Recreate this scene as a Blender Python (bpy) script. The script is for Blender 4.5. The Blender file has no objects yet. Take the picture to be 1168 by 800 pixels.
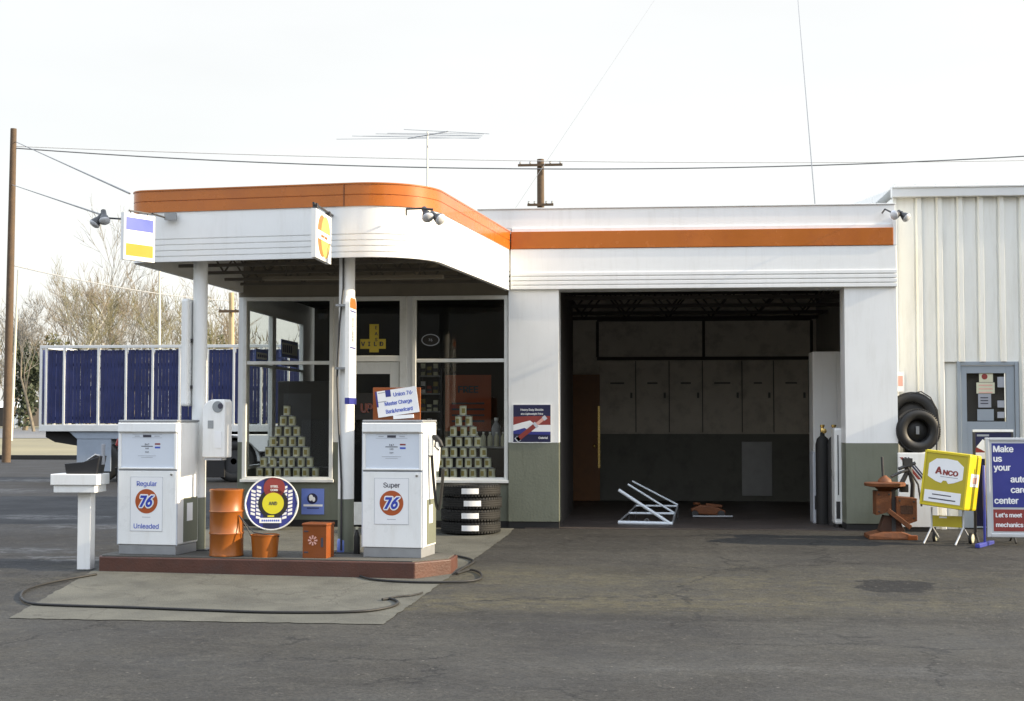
import bpy, math, random
from mathutils import Vector, Matrix, Quaternion
PI = math.pi
R = math.radians
scene = bpy.context.scene
COL = scene.collection

# ---------------------------------------------------------------- measuring
F, EYE, YAW, PITCH = 1622.0, 1.55, R(5.14), R(2.68)
def ray(px, py):
    a = (px - 584) / F; b = -(py - 400) / F
    cp, sp, cy, sy = math.cos(PITCH), math.sin(PITCH), math.cos(YAW), math.sin(YAW)
    fy = cp - b * sp; z = sp + b * cp
    return a * cy - fy * sy, a * sy + fy * cy, z
def at(px, py, Y):
    d = ray(px, py); t = Y / d[1]
    return Vector((d[0] * t, Y, EYE + d[2] * t))
def gz(Y):                                   # lot falls away from the building
    if Y >= 110: return 0.83
    if Y >= 50: return 0.0138 * (Y - 50)
    if Y >= 19.6: return 0.0
    if Y >= 12: return -0.034 * (19.6 - Y)
    return -0.2584
def gr(px, py, dz=0.0):                      # point of the ground seen at a pixel
    Y = 15.0
    for _ in range(40):
        d = ray(px, py); t = (gz(Y) + dz - EYE) / d[2]; Y = 0.5 * Y + 0.5 * max(1, min(300, d[1] * t))
    return Vector((d[0] * t, d[1] * t, gz(d[1] * t) + dz))
def Xat(px, Y, py=400): return at(px, py, Y).x
def Zat(py, Y, px=730): return at(px, py, Y).z

# ---------------------------------------------------------------- materials
def nd(t, typ, **k):
    n = t.nodes.new(typ)
    for a, b in k.items(): setattr(n, a, b)
    return n
def mat(name, col, rough=0.55, var=0.10, scale=2.5, bump=0.0, bscale=60, metal=0.0, spec=0.5,
        dirt=None, dirt_amt=0.5, dirt_scale=3.0, streak=False, trans=0, coat=0, emit=0):
    m = bpy.data.materials.new(name); m.use_nodes = True
    t = m.node_tree; L = t.links; b = t.nodes['Principled BSDF']
    tc = nd(t, 'ShaderNodeTexCoord')
    co = tc.outputs['Object']
    if streak:
        mp = nd(t, 'ShaderNodeMapping'); mp.inputs['Scale'].default_value = (6, 6, 0.7)
        L.new(co, mp.inputs[0]); cs = mp.outputs[0]
    else: cs = co
    n = nd(t, 'ShaderNodeTexNoise'); n.inputs['Scale'].default_value = scale; n.inputs['Detail'].default_value = 6
    n.inputs['Roughness'].default_value = 0.62
    L.new(co, n.inputs['Vector'])
    mr = nd(t, 'ShaderNodeMapRange'); mr.inputs[1].default_value = 0.25; mr.inputs[2].default_value = 0.75
    mr.inputs[3].default_value = 1 - var; mr.inputs[4].default_value = 1 + var
    L.new(n.outputs[0], mr.inputs[0])
    vm = nd(t, 'ShaderNodeVectorMath', operation='SCALE'); vm.inputs[0].default_value = col
    L.new(mr.outputs[0], vm.inputs['Scale'])
    out = vm.outputs[0]
    if dirt:
        n2 = nd(t, 'ShaderNodeTexNoise'); n2.inputs['Scale'].default_value = dirt_scale; n2.inputs['Detail'].default_value = 9
        n2.inputs['Roughness'].default_value = 0.7
        L.new(cs, n2.inputs['Vector'])
        m2 = nd(t, 'ShaderNodeMapRange'); m2.inputs[1].default_value = 0.5; m2.inputs[2].default_value = 0.78
        m2.inputs[3].default_value = 0; m2.inputs[4].default_value = dirt_amt
        L.new(n2.outputs[0], m2.inputs[0])
        mx = nd(t, 'ShaderNodeMix', data_type='RGBA'); mx.inputs['B'].default_value = (*dirt, 1)
        L.new(m2.outputs[0], mx.inputs[0]); L.new(out, mx.inputs['A']); out = mx.outputs['Result']
    L.new(out, b.inputs['Base Color'])
    rr = nd(t, 'ShaderNodeMapRange'); rr.inputs[1].default_value = 0.3; rr.inputs[2].default_value = 0.7
    rr.inputs[3].default_value = max(0.03, rough - 0.09); rr.inputs[4].default_value = min(1, rough + 0.09)
    L.new(n.outputs[0], rr.inputs[0]); L.new(rr.outputs[0], b.inputs['Roughness'])
    b.inputs['Metallic'].default_value = metal
    b.inputs['Specular IOR Level'].default_value = spec
    if trans: b.inputs['Transmission Weight'].default_value = trans
    if coat: b.inputs['Coat Weight'].default_value = coat
    if bump:
        n3 = nd(t, 'ShaderNodeTexNoise'); n3.inputs['Scale'].default_value = bscale; n3.inputs['Detail'].default_value = 4
        L.new(co, n3.inputs['Vector'])
        bp = nd(t, 'ShaderNodeBump'); bp.inputs['Strength'].default_value = bump; bp.inputs['Distance'].default_value = 0.02
        L.new(n3.outputs[0], bp.inputs['Height']); L.new(bp.outputs[0], b.inputs['Normal'])
    return m

M = {}
def dm(k, *a, **kw): M[k] = mat(k, *a, **kw)
dm('white_wall', (.80, .81, .80), .5, .04, 1.3, .02, 25, dirt=(.42, .40, .34), dirt_amt=.2, dirt_scale=1.6, streak=True)
dm('white_enamel', (.81, .82, .81), .32, .04, 2, dirt=(.50, .46, .38), dirt_amt=.28, dirt_scale=2, streak=True)
dm('white_trim', (.76, .77, .74), .45, .06, 4, dirt=(.4, .38, .32), dirt_amt=.4, dirt_scale=5)
dm('white_paper', (.80, .81, .82), .6, .03)
dm('fascia_white', (.82, .83, .82), .38, .04, 1.0, dirt=(.45, .42, .36), dirt_amt=.2, dirt_scale=1.5, streak=True)
dm('orange_band', (.46, .130, .014), .26, .10, 1.4, dirt=(.30, .07, .02), dirt_amt=.5, dirt_scale=2.0, coat=.3)
dm('orange_seam', (.62, .30, .16), .5)
dm('olive', (.16, .172, .13), .5, .08, 2, .1, 30, dirt=(.10, .11, .075), dirt_amt=.5, dirt_scale=2.5, streak=True)
dm('base_black', (.014, .014, .014), .7, .3)
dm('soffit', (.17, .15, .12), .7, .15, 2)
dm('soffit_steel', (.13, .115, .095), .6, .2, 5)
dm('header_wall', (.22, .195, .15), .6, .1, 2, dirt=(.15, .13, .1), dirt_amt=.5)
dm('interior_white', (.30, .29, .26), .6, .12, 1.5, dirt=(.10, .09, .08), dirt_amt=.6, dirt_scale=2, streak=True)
dm('interior_cream', (.60, .555, .48), .6, .12, 2, dirt=(.1, .09, .08), dirt_amt=.6, dirt_scale=3)
dm('interior_olive', (.145, .148, .13), .6, .15, 2, dirt=(.04, .04, .035), dirt_amt=.6)
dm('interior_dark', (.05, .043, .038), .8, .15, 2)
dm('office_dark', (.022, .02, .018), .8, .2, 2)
dm('bay_floor', (.06, .048, .042), .55, .35, 1.5, .2, 30, dirt=(.015, .013, .012), dirt_amt=.8, dirt_scale=1.2)
dm('brown_door', (.19, .078, .022), .45, .2, 4)
dm('brass', (.75, .55, .2), .28, .1, 10, metal=1)
dm('dark_steel', (.035, .035, .037), .5, .2, 6)
dm('grey_steel', (.30, .31, .32), .4, .12, 6, metal=.3)
dm('chrome', (.7, .7, .7), .18, .05, metal=1)
dm('black_rubber', (.011, .011, .011), .65, .25, 12, .15, 90)
dm('tyre_side', (.013, .013, .013), .55, .25, 8)
dm('island_red', (.080, .030, .019), .6, .25, 3, .2, 40, dirt=(.06, .035, .03), dirt_amt=.75, dirt_scale=4)
dm('island_top', (.075, .072, .062), .85, .2, 3, .2, 40, dirt=(.05, .045, .04), dirt_amt=.7)
dm('drum_orange', (.27, .078, .008), .38, .1, 4, dirt=(.22, .07, .02), dirt_amt=.55, dirt_scale=6, streak=True)
dm('box_orange', (.22, .056, .008), .4, .1, 4, dirt=(.18, .05, .02), dirt_amt=.5, dirt_scale=6)
dm('rust_orange', (.16, .052, .014), .65, .3, 8, .2, 40, dirt=(.07, .035, .02), dirt_amt=.8, dirt_scale=9)
dm('rust_dark', (.055, .022, .010), .7, .3, 8, .2, 40)
dm('logo_orange', (.40, .085, .02), .45, .04)
dm('logo_blue', (.03, .055, .40), .45, .04)
dm('ink_blue', (.06, .11, .50), .5, .04)
dm('ink_dark', (.05, .05, .07), .5)
dm('ink_grey', (.32, .34, .38), .6)
dm('pale_blue_panel', (.66, .71, .78), .2, .03, coat=.2)
dm('sign_blue', (.028, .035, .22), .45, .08)
dm('sign_navy', (.012, .014, .06), .4, .1)
dm('sign_skyblue', (.15, .22, .60), .45, .06)
dm('sign_red', (.24, .035, .03), .45, .1)
dm('card_blue', (.085, .115, .40), .4, .05)
dm('card_gold', (.50, .25, .012), .4, .05)
dm('mc_orange', (.52, .14, .025), .4, .04)
dm('mc_yellow', (.66, .44, .09), .4, .04)
dm('sticker_yellow', (.60, .46, .05), .5, .05)
dm('tyre_yellow', (.62, .58, .02), .4, .05)
dm('cart_yellow', (.62, .50, .015), .35, .07, 4, dirt=(.3, .24, .03), dirt_amt=.4)
dm('cart_yellow_dark', (.44, .36, .02), .45, .1)
dm('sign_frame', (.52, .54, .56), .4, .06, metal=.3)
dm('foot_blue', (.04, .05, .28), .4, .1)
dm('door_bluegrey', (.27, .31, .35), .45, .06, 3, dirt=(.15, .17, .2), dirt_amt=.3)
dm('metal_cladding', (.80, .80, .75), .38, .035, 1.2, .04, 8, dirt=(.48, .44, .34), dirt_amt=.38, dirt_scale=1.2, streak=True)
dm('gutter', (.70, .71, .70), .35, .04)
dm('trailer_blue', (.011, .019, .092), .42, .25, 5, dirt=(.06, .06, .16), dirt_amt=.4)
dm('trailer_post', (.62, .64, .64), .45, .08)
dm('truck_grey', (.30, .35, .42), .5, .12, 3, dirt=(.12, .12, .13), dirt_amt=.5)
dm('truck_white', (.70, .72, .74), .35, .05)
dm('underbody', (.012, .012, .013), .7, .2)
dm('pole_wood', (.10, .066, .04), .85, .3, 5, .4, 30, dirt=(.07, .05, .035), dirt_amt=.7, streak=True)
dm('pole_pale', (.55, .53, .46), .7, .12)
dm('pole_tan', (.42, .33, .20), .8, .2)
dm('bark', (.20, .17, .125), .9, .3, 4)
dm('bark_pale', (.42, .40, .34), .85, .2, 4)
dm('twig', (.19, .155, .105), .9, .25, .6)
dm('twig_olive', (.17, .155, .085), .9, .25, .6)
dm('twig_grey', (.20, .19, .17), .9, .25, .6)
dm('leaf_dark', (.035, .048, .022), .7, .45, 1.2)
dm('leaf_olive', (.085, .085, .035), .75, .4, 1.2)
dm('dry_grass', (.19, .17, .105), .95, .3, .12, .3, 4, dirt=(.18, .16, .08), dirt_amt=.7, dirt_scale=.3)
dm('added_hill', (.085, .08, .065), .95, .4, .2, dirt=(.02, .02, .014), dirt_amt=.8, dirt_scale=.15)
dm('far_road', (.16, .16, .16), .85, .15, .3)
dm('antenna', (.26, .27, .28), .4, .1, metal=.6)
dm('wire', (.11, .115, .125), .5)
dm('wire_pale', (.35, .36, .38), .5)
dm('can_metal', (.36, .35, .30), .3, .1, 8, metal=.5)
dm('can_label', (.56, .56, .42), .45, .06)
dm('can_green', (.03, .05, .03), .4, .1)
dm('can_gold', (.26, .21, .05), .4, .12)
dm('poster_orange', (.32, .06, .015), .6, .12)
dm('tray_black', (.012, .012, .014), .45, .2)
dm('tube_white', (.70, .76, .82), .35, .05)
dm('pale_metal', (.50, .53, .58), .4, .08)
dm('towel_glass', (.28, .30, .31), .2)
dm('puddle', (.03, .032, .038), .30, .35, 1.2, spec=.45)
dm('oil_stain', (.018, .018, .018), .7, .35, 4, .2, 60)
dm('nozzle_red', (.28, .02, .02), .4)
dm('bulb', (.55, .56, .58), .12, .04, coat=.4)
dm('pink_card', (.66, .36, .30), .6, .1)
dm('cloth_white', (.72, .73, .73), .8, .06)

def glass(name, tint, refl_rough=0.02, mix=0.0):
    m = bpy.data.materials.new(name); m.use_nodes = True; t = m.node_tree; L = t.links
    t.nodes.remove(t.nodes['Principled BSDF']); out = t.nodes['Material Output']
    tr = nd(t, 'ShaderNodeBsdfTransparent'); tr.inputs[0].default_value = (*tint, 1)
    gl = nd(t, 'ShaderNodeBsdfGlossy'); gl.inputs['Roughness'].default_value = refl_rough
    lw = nd(t, 'ShaderNodeLayerWeight'); lw.inputs[0].default_value = .5
    pw = nd(t, 'ShaderNodeMath', operation='POWER'); L.new(lw.outputs['Facing'], pw.inputs[0]); pw.inputs[1].default_value = 5
    ma = nd(t, 'ShaderNodeMath', operation='MULTIPLY_ADD'); L.new(pw.outputs[0], ma.inputs[0]); ma.inputs[1].default_value = .5; ma.inputs[2].default_value = .016
    mx = nd(t, 'ShaderNodeMixShader'); L.new(ma.outputs[0], mx.inputs[0]); L.new(tr.outputs[0], mx.inputs[1]); L.new(gl.outputs[0], mx.inputs[2])
    L.new(mx.outputs[0], out.inputs[0]); return m
M['glass'] = glass('window_glass', (.955, .965, .955))

def asphalt_mat():
    m = bpy.data.materials.new('asphalt'); m.use_nodes = True; t = m.node_tree; L = t.links; b = t.nodes['Principled BSDF']
    tc = nd(t, 'ShaderNodeTexCoord'); co = tc.outputs['Object']
    def noise(sc, det, rough=.6, mp=None, dist=0):
        n = nd(t, 'ShaderNodeTexNoise'); n.inputs['Scale'].default_value = sc; n.inputs['Detail'].default_value = det; n.inputs['Roughness'].default_value = rough
        n.inputs['Distortion'].default_value = dist
        if mp:
            q = nd(t, 'ShaderNodeMapping'); q.inputs['Scale'].default_value = mp; L.new(co, q.inputs[0]); L.new(q.outputs[0], n.inputs['Vector'])
        else: L.new(co, n.inputs['Vector'])
        return n.outputs[0]
    def rng(s, a, bb, c, d):
        r = nd(t, 'ShaderNodeMapRange'); r.inputs[1].default_value = a; r.inputs[2].default_value = bb; r.inputs[3].default_value = c; r.inputs[4].default_value = d
        L.new(s, r.inputs[0]); return r.outputs[0]
    def mixc(f, a, c):
        x = nd(t, 'ShaderNodeMix', data_type='RGBA'); L.new(f, x.inputs[0])
        if isinstance(a, tuple): x.inputs['A'].default_value = (*a, 1)
        else: L.new(a, x.inputs['A'])
        x.inputs['B'].default_value = (*c, 1); return x.outputs['Result']
    c = mixc(rng(noise(.45, 6, .65), .35, .68, 0, 1), (.032, .031, .029), (.062, .060, .052))
    c = mixc(rng(noise(1.0, 7, .7, (.45, 1.2, 1), .8), .52, .68, 0, .55), c, (.070, .068, .058))
    c = mixc(rng(noise(1.3, 8, .75, (.4, 1.3, 1), .9), .55, .68, 0, .7), c, (.021, .020, .019))
    # ground darker by the tracked-in grease along the bay door and in the old tar to the west
    sx = nd(t, 'ShaderNodeSeparateXYZ'); L.new(co, sx.inputs[0])
    jit = rng(noise(.9, 5), .2, .8, -.9, .9)
    ad = nd(t, 'ShaderNodeMath', operation='ADD'); L.new(sx.outputs[1], ad.inputs[0]); L.new(jit, ad.inputs[1])
    c = mixc(rng(ad.outputs[0], 17.4, 18.9, 0, .62), c, (.024, .023, .022))
    ax = nd(t, 'ShaderNodeMath', operation='ADD'); L.new(sx.outputs[0], ax.inputs[0]); L.new(rng(noise(.5, 4), .2, .8, -1.2, 1.2), ax.inputs[1])
    c = mixc(rng(ax.outputs[0], -5.6, -7.2, 0, .85), c, (.022, .023, .026))
    # aggregate grain
    c = mixc(rng(noise(3.5, 6, .75), .50, .66, 0, .55), c, (.045, .043, .039))
    c = mixc(rng(noise(7, 6, .8), .56, .70, 0, .55), c, (.082, .08, .072))
    c = mixc(rng(noise(3, 8, .8, (.6, 1.2, 1)), .58, .66, 0, .75), c, (.018, .0175, .017))
    brk = noise(4.5, 9, .85, (.7, 1.3, 1), .4)
    def mulm(a, b_):
        m_ = nd(t, 'ShaderNodeMath', operation='MULTIPLY'); L.new(a, m_.inputs[0]); L.new(b_, m_.inputs[1]); return m_.outputs[0]
    def spot(cx, cy, rx, ry, jag=.7, soft=.25, seed=0):
        v = nd(t, 'ShaderNodeVectorMath', operation='SUBTRACT'); L.new(co, v.inputs[0]); v.inputs[1].default_value = (cx, cy, 0)
        w = nd(t, 'ShaderNodeVectorMath', operation='MULTIPLY'); L.new(v.outputs[0], w.inputs[0]); w.inputs[1].default_value = (1 / rx, 1 / ry, 0)
        l = nd(t, 'ShaderNodeVectorMath', operation='LENGTH'); L.new(w.outputs[0], l.inputs[0])
        a = nd(t, 'ShaderNodeMath', operation='ADD'); L.new(l.outputs['Value'], a.inputs[0]); L.new(rng(noise(2.6 + .3 * seed, 7, .68), .2, .8, -jag, jag), a.inputs[1])
        return rng(a.outputs[0], 1 + soft, 1 - soft, 0, 1) if soft < .3 else mulm(rng(a.outputs[0], 1 + soft, 1 - soft, 0, 1), rng(brk, .42, .56, .0, 1))
    def mx_(a, b_):
        m_ = nd(t, 'ShaderNodeMath', operation='MAXIMUM'); L.new(a, m_.inputs[0]); L.new(b_, m_.inputs[1]); return m_.outputs[0]
    def mul(a, f):
        m_ = nd(t, 'ShaderNodeMath', operation='MULTIPLY'); L.new(a, m_.inputs[0]); m_.inputs[1].default_value = f; return m_.outputs[0]
    for q_, (px, py, rx, ry, f_, kk) in enumerate(((760, 662, 4.4, .75, .8, (.088, .080, .050)), (1000, 690, 3.5, .4, .75, (.082, .075, .050)), (640, 690, 2.8, .5, .95, (.092, .082, .048)), (560, 655, 1.4, .6, .5, (.08, .074, .05)), (980, 765, 1.8, .2, .6, (.10, .10, .095)))):
        g0 = gr(px, py); c = mixc(mul(spot(g0.x, g0.y, rx, ry, 1.1, .8, q_ % 4), f_), c, kk)
    g0 = gr(1019, 668); c = mixc(mul(spot(g0.x, g0.y, .38, .42, .6, .06), .95), c, (.007, .007, .0075))
    for q_, (px, py, rx, ry, f_) in enumerate(((760, 652, .9, .3, .75), (600, 640, 1.1, .35, .6), (660, 704, 2.6, .16, .8), (900, 707, 2.4, .14, .7), (560, 700, .5, .2, .6), (880, 700, 1.6, .25, .5), (1120, 665, .5, .3, .7), (180, 765, .35, .25, .6), (850, 628, 2.4, .3, .55), (640, 625, 1.4, .25, .6), (330, 740, 1.2, .25, .4))):
        g0 = gr(px, py); c = mixc(mul(spot(g0.x, g0.y, rx, ry, 1.0, .5, q_ % 4), f_), c, (.024, .023, .021))
    wet = None
    for q_, (px, py, rx, ry) in enumerate(((45, 590, 1.1, .5), (30, 628, .8, .26), (85, 637, .7, .24), (20, 560, 1.5, .9), (110, 600, .8, .4), (60, 548, 2.0, .8))):
        g0 = gr(px, py); s0 = spot(g0.x, g0.y, rx, ry, .9, .35, q_ % 4); wet = s0 if wet is None else mx_(wet, s0)
    c = mixc(mul(wet, .75), c, (.022, .023, .026))
    c = mixc(rng(noise(11, 7, .85, (.8, .8, 1)), .53, .63, 0, .6), c, (.016, .0155, .015))
    c = mixc(rng(noise(13, 7, .85, (.8, .7, 1)), .56, .65, 0, .6), c, (.105, .10, .085))
    cv = nd(t, 'ShaderNodeTexVoronoi', feature='DISTANCE_TO_EDGE'); cv.inputs['Scale'].default_value = .42
    nv = nd(t, 'ShaderNodeTexNoise'); nv.inputs['Scale'].default_value = 2.2; nv.inputs['Detail'].default_value = 7; nv.inputs['Roughness'].default_value = .7; L.new(co, nv.inputs['Vector'])
    am = nd(t, 'ShaderNodeMix', data_type='RGBA', blend_type='LINEAR_LIGHT'); am.inputs[0].default_value = .4; L.new(co, am.inputs['A']); L.new(nv.outputs[1], am.inputs['B']); L.new(am.outputs['Result'], cv.inputs['Vector'])
    c = mixc(mulm(rng(cv.outputs[0], .012, .002, 0, .85), rng(noise(.5, 3), .46, .54, 0, 1)), c, (.010, .010, .010))
    vg = nd(t, 'ShaderNodeTexVoronoi'); vg.inputs['Scale'].default_value = 7; L.new(co, vg.inputs['Vector'])
    c = mixc(rng(vg.outputs['Distance'], .085, .06, 0, .8), c, (.17, .16, .14))
    g = noise(38, 4, .75); g2 = noise(140, 2, .5)
    gx = nd(t, 'ShaderNodeMath', operation='MULTIPLY_ADD'); L.new(g2, gx.inputs[0]); gx.inputs[1].default_value = .55; L.new(g, gx.inputs[2]); g_ = gx.outputs[0]
    c2 = nd(t, 'ShaderNodeVectorMath', operation='SCALE'); L.new(c, c2.inputs[0]); L.new(rng(g_, .52, 1.03, .20, 1.22), c2.inputs['Scale'])
    L.new(c2.outputs[0], b.inputs['Base Color'])
    rw_ = nd(t, 'ShaderNodeMix', data_type='FLOAT'); L.new(wet, rw_.inputs[0]); L.new(rng(noise(.8, 4), .3, .7, .72, .95), rw_.inputs['A']); rw_.inputs['B'].default_value = .42
    L.new(rw_.outputs['Result'], b.inputs['Roughness']); b.inputs['Specular IOR Level'].default_value = .3
    bp = nd(t, 'ShaderNodeBump'); bp.inputs['Strength'].default_value = .5; bp.inputs['Distance'].default_value = .012
    L.new(g, bp.inputs['Height'])
    bp2 = nd(t, 'ShaderNodeBump'); bp2.inputs['Strength'].default_value = .35; bp2.inputs['Distance'].default_value = .12
    L.new(noise(1.1, 5), bp2.inputs['Height']); L.new(bp.outputs[0], bp2.inputs['Normal']); L.new(bp2.outputs[0], b.inputs['Normal'])
    return m
M['asphalt'] = asphalt_mat()
def concrete_mat():
    m = mat('pad_concrete', (.082, .082, .068), .9, .34, 1.6, .35, 50, dirt=(.040, .039, .033), dirt_amt=.95, dirt_scale=1.9)
    t = m.node_tree; L = t.links; b = t.nodes['Principled BSDF']; src = b.inputs['Base Color'].links[0].from_socket
    tc = [n for n in t.nodes if n.type == 'TEX_COORD'][0].outputs['Object']
    v = nd(t, 'ShaderNodeTexVoronoi', feature='DISTANCE_TO_EDGE'); v.inputs['Scale'].default_value = .55
    n = nd(t, 'ShaderNodeTexNoise'); n.inputs['Scale'].default_value = 1.8; n.inputs['Detail'].default_value = 6; L.new(tc, n.inputs['Vector'])
    a = nd(t, 'ShaderNodeMix', data_type='RGBA', blend_type='LINEAR_LIGHT'); a.inputs[0].default_value = .35
    L.new(tc, a.inputs['A']); L.new(n.outputs[1], a.inputs['B']); L.new(a.outputs['Result'], v.inputs['Vector'])
    r = nd(t, 'ShaderNodeMapRange'); r.inputs[1].default_value = .0; r.inputs[2].default_value = .008; r.inputs[3].default_value = .8; r.inputs[4].default_value = 0
    L.new(v.outputs[0], r.inputs[0])
    x = nd(t, 'ShaderNodeMix', data_type='RGBA'); L.new(r.outputs[0], x.inputs[0]); L.new(src, x.inputs['A']); x.inputs['B'].default_value = (.045, .042, .036, 1)
    L.new(x.outputs['Result'], b.inputs['Base Color'])
    return m
M['pad'] = concrete_mat()

# ---------------------------------------------------------------- mesh builder
FRONT = Matrix(((1, 0, 0), (0, 0, -1), (0, 1, 0)))          # text plane facing -Y
RIGHT = Matrix(((0, 0, 1), (1, 0, 0), (0, 1, 0)))           # text plane facing +X
_tc = {}
def sans():                              # Blender ships a grotesque face for its own interface; fall back to the built-in one
    try:
        import os
        p = bpy.utils.system_resource('DATAFILES', path='fonts'); f = os.path.join(p, 'Inter.woff2')
        return bpy.data.fonts.load(f) if os.path.exists(f) else None
    except Exception: return None
SANS = sans()
def text_mesh(s, size, bold):
    k = (s, size, bold)
    if k not in _tc:
        c = bpy.data.curves.new('t', 'FONT'); c.body = s; c.size = size * (.97 if SANS else 1)
        if SANS: c.font = SANS
        c.space_character = .97; c.offset = 0 if SANS else bold * size; c.resolution_u = 3
        c.align_x = 'CENTER'; c.align_y = 'CENTER'; c.extrude = 0.0006
        o = bpy.data.objects.new('t', c); COL.objects.link(o)
        dg = bpy.context.evaluated_depsgraph_get(); me = bpy.data.meshes.new_from_object(o.evaluated_get(dg))
        _tc[k] = ([v.co.copy() for v in me.vertices], [list(p.vertices) for p in me.polygons])
        bpy.data.objects.remove(o); bpy.data.curves.remove(c); bpy.data.meshes.remove(me)
    return _tc[k]
class MB:
    def __init__(s): s.v = []; s.f = []; s.m = []; s.s = []; s.mats = []
    def mi(s, k):
        if k not in s.mats: s.mats.append(k)
        return s.mats.index(k)
    def add(s, vs, fs, k, smooth=False, X=None):
        o = len(s.v); i = s.mi(k)
        for p in vs:
            p = Vector(p); s.v.append(X @ p if X else p)
        for f in fs: s.f.append([a + o for a in f]); s.m.append(i); s.s.append(smooth)
        return s
    def box(s, x0, x1, y0, y1, z0, z1, k, X=None):
        vs = [(x, y, z) for z in (z0, z1) for x, y in ((x0, y0), (x1, y0), (x1, y1), (x0, y1))]
        return s.add(vs, [(3, 2, 1, 0), (4, 5, 6, 7), (0, 1, 5, 4), (1, 2, 6, 5), (2, 3, 7, 6), (3, 0, 4, 7)], k, False, X)
    def prism(s, pts, vec, k, X=None, smooth=False):
        n = len(pts); vec = Vector(vec); a = [Vector(p) for p in pts]
        vs = a + [p + vec for p in a]
        nrm = Vector((0, 0, 0))
        for i in range(n): nrm += a[i].cross(a[(i + 1) % n])
        fl = nrm.dot(vec) > 0
        b = list(range(n)); t = list(range(n, 2 * n))
        caps = [b[::-1] if fl else b, t if fl else t[::-1]]
        sd = [((i, (i + 1) % n, n + (i + 1) % n, n + i) if fl else (i, n + i, n + (i + 1) % n, (i + 1) % n)) for i in range(n)]
        s.add(vs, caps, k, False, X); o = len(s.v) - 2 * n; i = s.mi(k)
        for f in sd: s.f.append([q + o for q in f]); s.m.append(i); s.s.append(smooth)
        return s
    def disc(s, c, r, N, k, t=.002, n=40, ry=None, X=None):
        N = Vector(N).normalized(); U = N.orthogonal() if abs(N.z) > .9 else Vector((0, 0, 1)).cross(N).normalized(); V = N.cross(U); ry = ry or r
        c = Vector(c); p = [c + U * r * math.cos(2 * PI * i / n) + V * ry * math.sin(2 * PI * i / n) for i in range(n)]
        return s.prism(p, N * t, k, X)
    def tube(s, path, r, k, n=8, X=None, closed=False):
        P = [Vector(p) for p in path]; m = len(P); rr = r if isinstance(r, (list, tuple)) else [r] * m
        vs = []; up = None
        for i in range(m):
            d = (P[(i + 1) % m] - P[i - 1]) if closed else (P[min(i + 1, m - 1)] - P[max(i - 1, 0)])
            if d.length < 1e-9: d = Vector((0, 0, 1))
            d.normalize()
            if up is None: up = d.orthogonal().normalized()
            up = (up - d * up.dot(d))
            up = up.normalized() if up.length > 1e-6 else d.orthogonal().normalized()
            w = d.cross(up)
            for j in range(n):
                a = 2 * PI * j / n; vs.append(P[i] + (up * math.cos(a) + w * math.sin(a)) * rr[i])
        fs = []
        for i in range(m if closed else m - 1):
            i2 = (i + 1) % m
            for j in range(n): fs.append((i * n + j, i * n + (j + 1) % n, i2 * n + (j + 1) % n, i2 * n + j))
        if not closed: fs += [tuple(range(n))[::-1], tuple((m - 1) * n + j for j in range(n))]
        return s.add(vs, fs, k, True, X)
    def lathe(s, prof, k, n=32, X=None, caps=True, ks=None):
        vs = []; m = len(prof)
        for r, z in prof:
            for j in range(n):
                a = 2 * PI * j / n; vs.append((r * math.cos(a), r * math.sin(a), z))
        o = len(s.v); s.add(vs, [], k, True, X)
        for i in range(m - 1):
            kk = s.mi(ks[i] if ks else k)
            for j in range(n): s.f.append([o + i * n + j, o + i * n + (j + 1) % n, o + (i + 1) * n + (j + 1) % n, o + (i + 1) * n + j]); s.m.append(kk); s.s.append(True)
        if caps:
            if prof[0][0] > 1e-6: s.f.append([o + j for j in range(n)][::-1]); s.m.append(s.mi(ks[0] if ks else k)); s.s.append(False)
            if prof[-1][0] > 1e-6: s.f.append([o + (m - 1) * n + j for j in range(n)]); s.m.append(s.mi(ks[-1] if ks else k)); s.s.append(False)
        return s
    def text(s, st, size, o, k, rot=FRONT, bold=.02, sx=1.0, roll=0, X=None):
        vs, fs = text_mesh(st, size, bold); o = Vector(o); c, q = math.cos(roll), math.sin(roll)
        vv = []
        for p in vs:
            x, y = p.x * sx, p.y
            vv.append(o + rot @ Vector((x * c - y * q, x * q + y * c, p.z)))
        if not SANS or bold <= .005: return s.add(vv, fs, k, False, X)
        nr = rot @ Vector((0, 0, 1)); ux = rot @ Vector((c, q, 0)); uy = rot @ Vector((-q, c, 0)); b_ = bold * size * .9
        for i, (ex, ey) in enumerate(((-1, .3), (1, -.3), (-.3, -1), (.3, 1))): s.add([p + ux * ex * b_ + uy * ey * b_ * .6 + nr * .0003 * i for p in vv], fs, k, False, X)
        return s
    def build(s, name, parent=None, bevel=0, loc=None, auto=True):
        me = bpy.data.meshes.new(name); me.from_pydata([tuple(p) for p in s.v], [], s.f)
        for k in s.mats: me.materials.append(M[k])
        me.polygons.foreach_set('material_index', s.m); me.polygons.foreach_set('use_smooth', s.s); me.update()
        if any(s.s) and auto: me.set_sharp_from_angle(angle=R(42))
        o = bpy.data.objects.new(name, me); COL.objects.link(o)
        if parent: o.parent = parent
        if loc: o.location = loc
        if bevel:
            b = o.modifiers.new('bevel', 'BEVEL'); b.width = bevel; b.segments = 2; b.limit_method = 'ANGLE'; b.angle_limit = R(40)
        return o
SEV = [(0, 1), (.60, 1), (.60, .80), (.34, 0), (.09, 0), (.35, .78), (0, .78)]
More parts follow.
